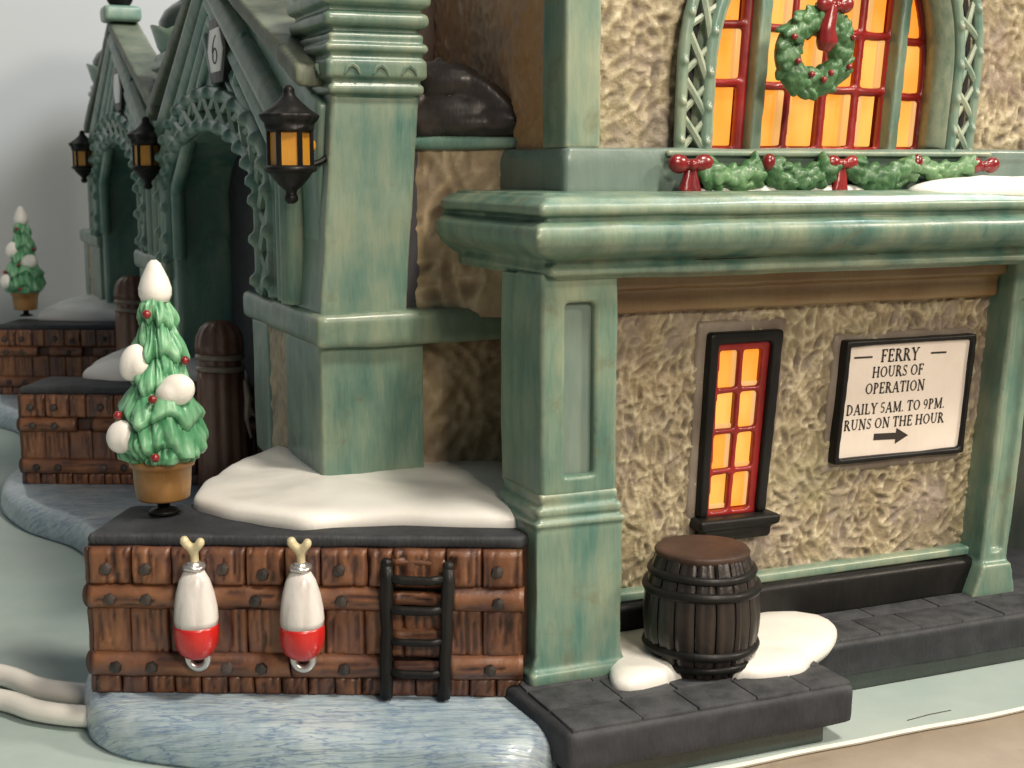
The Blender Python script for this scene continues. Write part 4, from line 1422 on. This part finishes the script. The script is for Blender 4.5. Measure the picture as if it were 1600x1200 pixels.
# ------------------------------------------------------------------ lanterns
def make_lantern():
    c = Vector((-3.2, 4.75, 9.68))
    r = thing('wall_lantern', c, 'black wall lantern with amber panes on the nearest gateway pillar', 'lantern', 'lanterns on the gateway pillars')
    def lobed(a, z): return 1 + (.09 * math.cos(6 * a) if 1.45 < z < 1.75 else 0)
    w = MB()
    w.lathe([(.40, 1.36), (.46, 1.40), (.46, 1.48), (.44, 1.52), (.52, 1.60), (.56, 1.70), (.50, 1.72), (.36, 1.84), (.22, 1.96), (.13, 2.06), (.11, 2.12), (.12, 2.18), (.05, 2.26)], c, 36, 1, 1, lobed)
    w.build('roof', BLACK, r, vox=.03, smooth=1)
    w = MB()
    w.lathe([(.06, 0), (.13, .05), (.14, .13), (.10, .2), (.12, .26), (.24, .36), (.36, .50), (.42, .60), (.50, .62), (.52, .68), (.46, .74), (.36, .74)], c, 30)
    w.build('bowl', BLACK, r, vox=.03, smooth=1)
    NP = 6
    for k in range(NP):
        a0, a1 = 2 * PI * (k + .72) / NP, 2 * PI * (k + 1.72) / NP
        p0 = Vector((c.x + .40 * math.cos(a0), c.y + .40 * math.sin(a0), 0))
        p1 = Vector((c.x + .40 * math.cos(a1), c.y + .40 * math.sin(a1), 0))
        z0, z1 = c.z + .70, c.z + 1.42
        w = MB()
        w.bm.faces.new([w.bm.verts.new(v) for v in (p0 + Vector((0, 0, z0)), p1 + Vector((0, 0, z0)), p1 + Vector((0, 0, z1)), p0 + Vector((0, 0, z1)))])
        ctr = Vector((c.x, c.y, 0))
        q0, q1 = p0.lerp(ctr, .12), p1.lerp(ctr, .12)
        w.bm.faces.new([w.bm.verts.new(v) for v in (q1 + Vector((0, 0, z0)), q0 + Vector((0, 0, z0)), q0 + Vector((0, 0, z1)), q1 + Vector((0, 0, z1)))])
        w.build('pane', AMBER, r, shade=False)
        w = MB()
        w.tube([(p0.x, p0.y, z0), (p0.x, p0.y, z1)], .055, 6)
        w.build('glazing_bar', BLACK, r)
    w = MB()
    w.box(c.x + .2, c.x + .50, c.y - .1, c.y + .14, c.z + 1.0, c.z + 1.22, .05)
    w.build('amber_lug', AMBER, r, vox=.04, smooth=1)
    w = MB()
    w.tube([(c.x + .38, c.y + .08, c.z + .72), (c.x + .62, c.y + .12, c.z + .80), (c.x + .88, c.y + .14, c.z + .95)], [.07, .06, .08], 8)
    w.build('bracket', BLACK, r)
    return r
lan = make_lantern()
for k, lb in ((1, 'black wall lantern with amber panes on the middle gateway pillar'), (2, 'small blurred black lantern on the farthest gateway pillar, leftmost')):
    o = copy_tree(lan, None, (0, BAY * k, 0))
    o['label'] = lb

# ------------------------------------------------------------------ mooring posts
def make_post():
    c = Vector((-2.0, 18.5, .85))
    r = thing('mooring_post', c, 'brown fluted mooring post with a rounded top right of the big potted tree', 'post', 'mooring posts by the gateways')
    w = MB(); w.round = True
    fl = lambda a, z: 1 + .035 * math.cos(12 * a) * (1 if z > .1 else 1)
    prof = [(.74, 0), (.72, 1.0), (.70, 2.0), (.68, 3.4), (.69, 3.58), (.60, 3.62), (.60, 4.12), (.69, 4.16), (.70, 4.4), (.66, 4.66), (.55, 4.88), (.36, 5.04), (.15, 5.1)]
    w.lathe(prof, c, 72, 1, 1, fl)
    o = w.build('shaft', WOODP, r)
    for z in (3.70, 4.05):
        w = MB(); w.round = True
        w.tube([(c.x + .635 * math.cos(2 * PI * k / 32), c.y + .635 * math.sin(2 * PI * k / 32), c.z + z + .02 * math.sin(2 * PI * k / 16)) for k in range(32)], .095, 8, True)
        w.build('rope_band', ROPEB, r)
    return r
WOODP = ceramic('post_brown_glaze', (.11, .045, .028), (.22, .10, .062), (.34, .18, .12), stretch=(3, 3, .4), rough=.4, coat=.3, seed=40)
ROPEB = ceramic('post_band_tan', (.20, .14, .10), (.30, .22, .16), (.40, .31, .24), seed=41)
post = make_post()
post2 = copy_tree(post, None, (0, BAY, 0))
post2['label'] = 'blurred brown mooring post far back, left of the big potted tree top'
# frayed rope end on the first post
w = MB()
w.tube([(-1.42, 17.9, 4.25), (-1.36, 17.8, 3.7), (-1.42, 17.8, 3.1), (-1.3, 17.8, 2.5)], [.06, .12, .10, .06], 8)
w.tube([(-1.38, 17.8, 3.6), (-1.1, 17.8, 3.0)], [.06, .04], 6)
tag(w.build('rope_end', ROPEB, None, vox=.05, smooth=1, wob=.1), 'tan frayed rope end hanging beside the mooring post', 'rope')

# ------------------------------------------------------------------ potted trees
def make_tree(base, label, cams, top=8.7):
    r = thing('potted_tree', base, label, 'tree', 'potted snowy trees on the piers')
    x, y, z = base
    rnd = random.Random(5)
    w = MB(); w.round = True
    w.lathe([(.47, .26), (.50, .30), (.53, .6), (.545, .88), (.60, .90), (.61, 1.02), (.57, 1.06)], base, 36)
    w.build('pot', POTM, r)
    w = MB(); w.round = True
    w.lathe([(.30, -.02), (.24, .05), (.12, .08), (.12, .30)], base, 20)
    w.build('stem', BLACK, r)
    nz_, na = 150, 150
    tab = [(1.00, .56), (1.05, .76), (1.2, .84), (1.5, .84), (2.0, .69), (2.7, .50), (3.4, .38), (4.0, .28), (4.12, .18)]
    def R0(z):
        for (a_, ra), (b_, rb_) in zip(tab, tab[1:]):
            if z <= b_: return ra + (rb_ - ra) * max(0, (z - a_) / (b_ - a_))
        return tab[-1][1]
    bm = bmesh.new()
    ly = bm.verts.layers.float.new('relief')
    RW = []
    for j in range(nz_ + 1):
        z_ = 1.0 + 3.12 * j / nz_
        row = []
        for i in range(na):
            a = 2 * PI * i / na
            ca, sa = math.cos(a), math.sin(a)
            q1 = Vector((ca * 1.1, sa * 1.1, z_ * .9))
            big = noise.noise(q1 * 1.5)
            ang = noise.noise(Vector((ca * 2.1, sa * 2.1, z_ * .5 + 7)))
            fr = ((z_ + .34 * noise.noise(Vector((ca * 1.8, sa * 1.8, z_ * .35 + 3))) + .1 * ang) / .60) % 1.0
            drape = math.sin(PI * (1 - fr) ** 1.6) * .5 + .5 * (1 - fr) * min(1, fr / .22)
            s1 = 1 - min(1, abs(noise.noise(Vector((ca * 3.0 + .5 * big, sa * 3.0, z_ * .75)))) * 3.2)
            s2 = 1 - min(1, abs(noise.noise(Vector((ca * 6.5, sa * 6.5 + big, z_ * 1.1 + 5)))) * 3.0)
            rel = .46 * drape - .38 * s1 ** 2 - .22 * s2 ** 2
            sc_ = .55 + .45 * min(1, R0(z_) / .7)
            rr = R0(z_) * .93 + sc_ * (.15 * drape - .12 * s1 ** 2 - .04 * s2 ** 2 + .16 * big + .05 * noise.noise(q1 * 4))
            if j in (0, nz_): rr *= .8
            v = bm.verts.new((rr * ca, rr * sa, z_ - .05 * s1 * 0 - .06 * (1 - fr) * (j > 8)))
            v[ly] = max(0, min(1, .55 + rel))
            row.append(v)
        RW.append(row)
    for j in range(nz_):
        for i in range(na):
            bm.faces.new((RW[j][i], RW[j][(i + 1) % na], RW[j + 1][(i + 1) % na], RW[j + 1][i]))
    bm.faces.new(RW[0][::-1]); bm.faces.new(RW[-1])
    me = bpy.data.meshes.new('foliage')
    bm.to_mesh(me)
    bm.free()
    for q_ in me.polygons: q_.use_smooth = True
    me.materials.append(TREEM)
    fo_ = bpy.data.objects.new('foliage', me)
    COL.objects.link(fo_)
    fo_.parent = r
    v0 = Vector((-.393, -.92, 0))        # the front of the model
    rt = Vector((.92, -.393, 0))
    w = MB(); w.round = True
    w.lathe([(.10, 3.97), (.25, 4.0), (.30, 4.12), (.305, 4.25), (.25, 4.43), (.17, 4.60), (.115, 4.71), (.05, 4.77)], base, 28)
    w.build('snow_cap', SNOW, r)
    for (a, b, zz, rr) in ((-.37, .30, 2.90, (.27, .25, .38)), (.42, .42, 2.40, (.36, .28, .31)), (-.58, .52, 1.55, (.29, .28, .32))):
        c = Vector(base) + rt * a + v0 * b + Vector((0, 0, zz))
        w = MB()
        rot = Matrix.Rotation(math.copysign(.35, a), 3, v0) @ Matrix((rt, v0, Vector((0, 0, 1)))).transposed()
        w.ball(c, (rr[0], rr[1] * .8, rr[2]), rot=rot, sub=3)
        w.ball(c + rt * (.10 if a < 0 else -.10) - Vector((0, 0, .04)), (rr[0] * .85, rr[1] * .9, rr[2] * .8), rot=rot, sub=3)
        w.build('snow_clump', SNOW, r, vox=.035, smooth=4, wob=.08)
    for (a, b, zz) in ((-.07, .40, 3.80), (.07, .76, 2.28), (-.64, .52, 1.94), (.12, .93, 1.23), (.55, .20, 2.92)):
        c = Vector(base) + rt * a + v0 * b + Vector((0, 0, zz))
        w = MB(); w.round = True
        w.ball(c, .085, sub=2)
        w.build('berry', REDG, r)
    return r
tree = make_tree((-5.93, 4.3, 3.92), 'large potted tree with white snow tip and red berries on the nearest pier', None)
t2 = copy_tree(tree, None, (.1, 37.8, 0))
t2['label'] = 'small blurred potted tree on the farthest pier at the left edge'

# ------------------------------------------------------------------ wreath and garland
def leafring(mb, path, r, n, seed, size, out, closed=False):
    rnd = random.Random(seed)
    N = len(path)
    mb.tube(path, r * .62, 8, closed)
    for k in range(n):
        u = rnd.random() * (N if closed else N - 1)
        i = int(u)
        A = Vector(path[i % N]); B = Vector(path[(i + 1) % N])
        p = A.lerp(B, u - i)
        t = (B - A).normalized()
        side = t.cross(out).normalized()
        ang = rnd.uniform(-1.5, 1.5)
        d = (out * math.cos(ang) + side * math.sin(ang)).normalized()
        tilt = rnd.uniform(-.5, .9)
        ax = (t * math.cos(tilt) + side * math.sin(tilt) * (1 if ang > 0 else -1)).normalized()
        ax = (ax + d * .35).normalized()
        s2 = ax.cross(d).normalized()
        rot = Matrix((s2, ax, s2.cross(ax))).transposed()
        mb.ball(p + d * r * .70, (size * .56, size * .92, size * .32), rot=rot, sub=2)
WXc, WZc = 5.96, 12.62
wr = thing('wreath', (WXc, 1.2, WZc), 'round green wreath with red bow and berries on the glowing arched window', 'wreath')
yw = 1.25
path = [(WXc + .60 * math.cos(2 * PI * k / 32), yw, WZc - .02 + .62 * math.sin(2 * PI * k / 32)) for k in range(32)]
mb = MB(lean=True)
leafring(mb, path, .32, 120, 3, .20, Vector((0, -1, 0)), True)
mb.build('foliage', LEAFG, wr, vox=.024, smooth=0)
for a in (205, 160, 250, 300, 335, 20, 280):
    w = MB(lean=True); w.round = True
    rr = .62 + .12 * math.sin(a)
    w.ball((WXc + rr * math.cos(R(a)), yw - .30, WZc + rr * math.sin(R(a))), .065, sub=2)
    w.build('berry', REDG, wr)
def bow(parent, c, s, tails=True, lean=True, hang=.8):
    x, y, z = c
    w = MB(lean=lean)
    for sgn in (-1, 1):
        rot = Matrix.Rotation(sgn * -.25, 3, 'Y')
        w.ball((x + sgn * s * .62, y, z + s * .06), (s * .52, s * .34, s * .46), rot=rot, sub=3)
    w.ball((x, y - s * .12, z), (s * .28, s * .32, s * .32), sub=2)
    w.build('bow_loops', REDG, parent, vox=.028, smooth=1)
    if tails:
        w = MB(lean=lean)
        for sgn in (-1, 1):
            w.tube([(x + sgn * s * .08, y, z - s * .1), (x + sgn * s * .18, y, z - s * (.2 + hang * .5)), (x + sgn * s * .26, y + .01, z - s * (.2 + hang))], [s * .16, s * .25, s * .34], 10)
        w.build('bow_tail', REDG, parent, vox=.028, smooth=1)
bow(wr, (WXc + .22, yw - .26, WZc + .84), .36, False)
w = MB(lean=True)
w.tube([(WXc + .13, yw - .28, WZc + .85), (WXc + .08, yw - .26, WZc + .4), (WXc + .14, yw - .22, WZc + .16), (WXc + .10, yw - .18, WZc - .02)], [.12, .17, .22, .12], 10)
w.build('bow_tail', REDG, wr, vox=.03, smooth=1)

gd = thing('garland', (6.5, 1.0, 10.1), 'green leafy garland with red bows strung along the ledge below the arched window', 'garland')
yg = .98
def swag(x0, x1, z0, dip, seed, n=46, size=.15, r=.2):
    p = []
    for k in range(13):
        u = k / 12
        p.append((x0 + (x1 - x0) * u, yg - .05, z0 - dip * (1 - (2 * u - 1) ** 2)))
    mb = MB(lean=True)
    leafring(mb, p, r, n, seed, size, Vector((0, -1, 0)))
    mb.build('swag', LEAFG, gd, vox=.024, smooth=0)
swag(3.62, 4.88, 10.40, .27, 1, 44, .20, .30)
swag(5.00, 6.34, 10.40, .27, 2, 44, .20, .30)
swag(6.88, 8.30, 10.40, .26, 3, 44, .20, .30)
swag(8.46, 9.82, 10.42, .15, 4, 44, .17, .22)
bow(gd, (3.34, yg - .15, 10.42), .40, True, hang=1.05)
bow(gd, (6.60, yg - .15, 10.44), .34, True, hang=1.35)
bow(gd, (10.12, yg - .15, 10.40), .36, False)
for x in (4.93, 8.37):
    w = MB(lean=True); w.round = True
    w.ball((x, yg - .2, 10.47), (.13, .12, .17), sub=3)
    w.build('berry', REDG, gd)
# snow on the cornice below the garland
tag(mound('snow_heap', [(3.05, .86), (5, .80), (8.2, .82), (8.2, 1.15), (3.05, 1.15)], (5.6, .98), 9.86, .20, SNOW, None, seed=14, seg=120),
    'thin cream snow strip under the left half of the garland, behind its swags', 'snow')
tag(mound('snow_heap', [(8.0, .35), (8.6, -.15), (10, -.45), (13, -.55), (20, -.5), (20, 1.1), (9.4, 1.1), (8.4, .9)], (12, .4), 9.86, .36, SNOW, None, seed=4),
    'long white snow strip lying on the cornice at the right under the garland', 'snow')

# ------------------------------------------------------------------ cable
cbl = thing('electric_cable', (-9, 5.5, 0), 'white twin electric cable running out from behind the pier to the left', 'cable')
for pts, r_ in ((((-26, 15, .25), (-18, 12.6, .25), (-13, 9.8, .25), (-10.4, 7.9, .25), (-8.93, 6.75, .25), (-8.29, 5.65, .27), (-7.55, 4.9, .3), (-6.5, 4.2, .32), (-5.5, 3.9, .3)), .215),
               (((-26, 13, .25), (-18, 10.8, .25), (-13, 8.2, .25), (-10.4, 6.4, .25), (-9.01, 5.36, .25), (-8.38, 4.5, .25), (-7.6, 3.85, .26), (-6.6, 3.4, .28), (-5.5, 3.2, .3)), .205)):
    P = [Vector(p) for p in pts]
    q = []
    for i in range(len(P) - 1):
        a, b, c, d = P[max(0, i - 1)], P[i], P[i + 1], P[min(len(P) - 1, i + 2)]
        for k in range(8):
            t = k / 8
            q.append(.5 * ((2 * b) + (c - a) * t + (2 * a - 5 * b + 4 * c - d) * t * t + (-a + 3 * b - 3 * c + d) * t ** 3))
    w = MB(); w.round = True
    w.tube(q, r_, 14)
    w.build('strand', CABLEM, cbl)
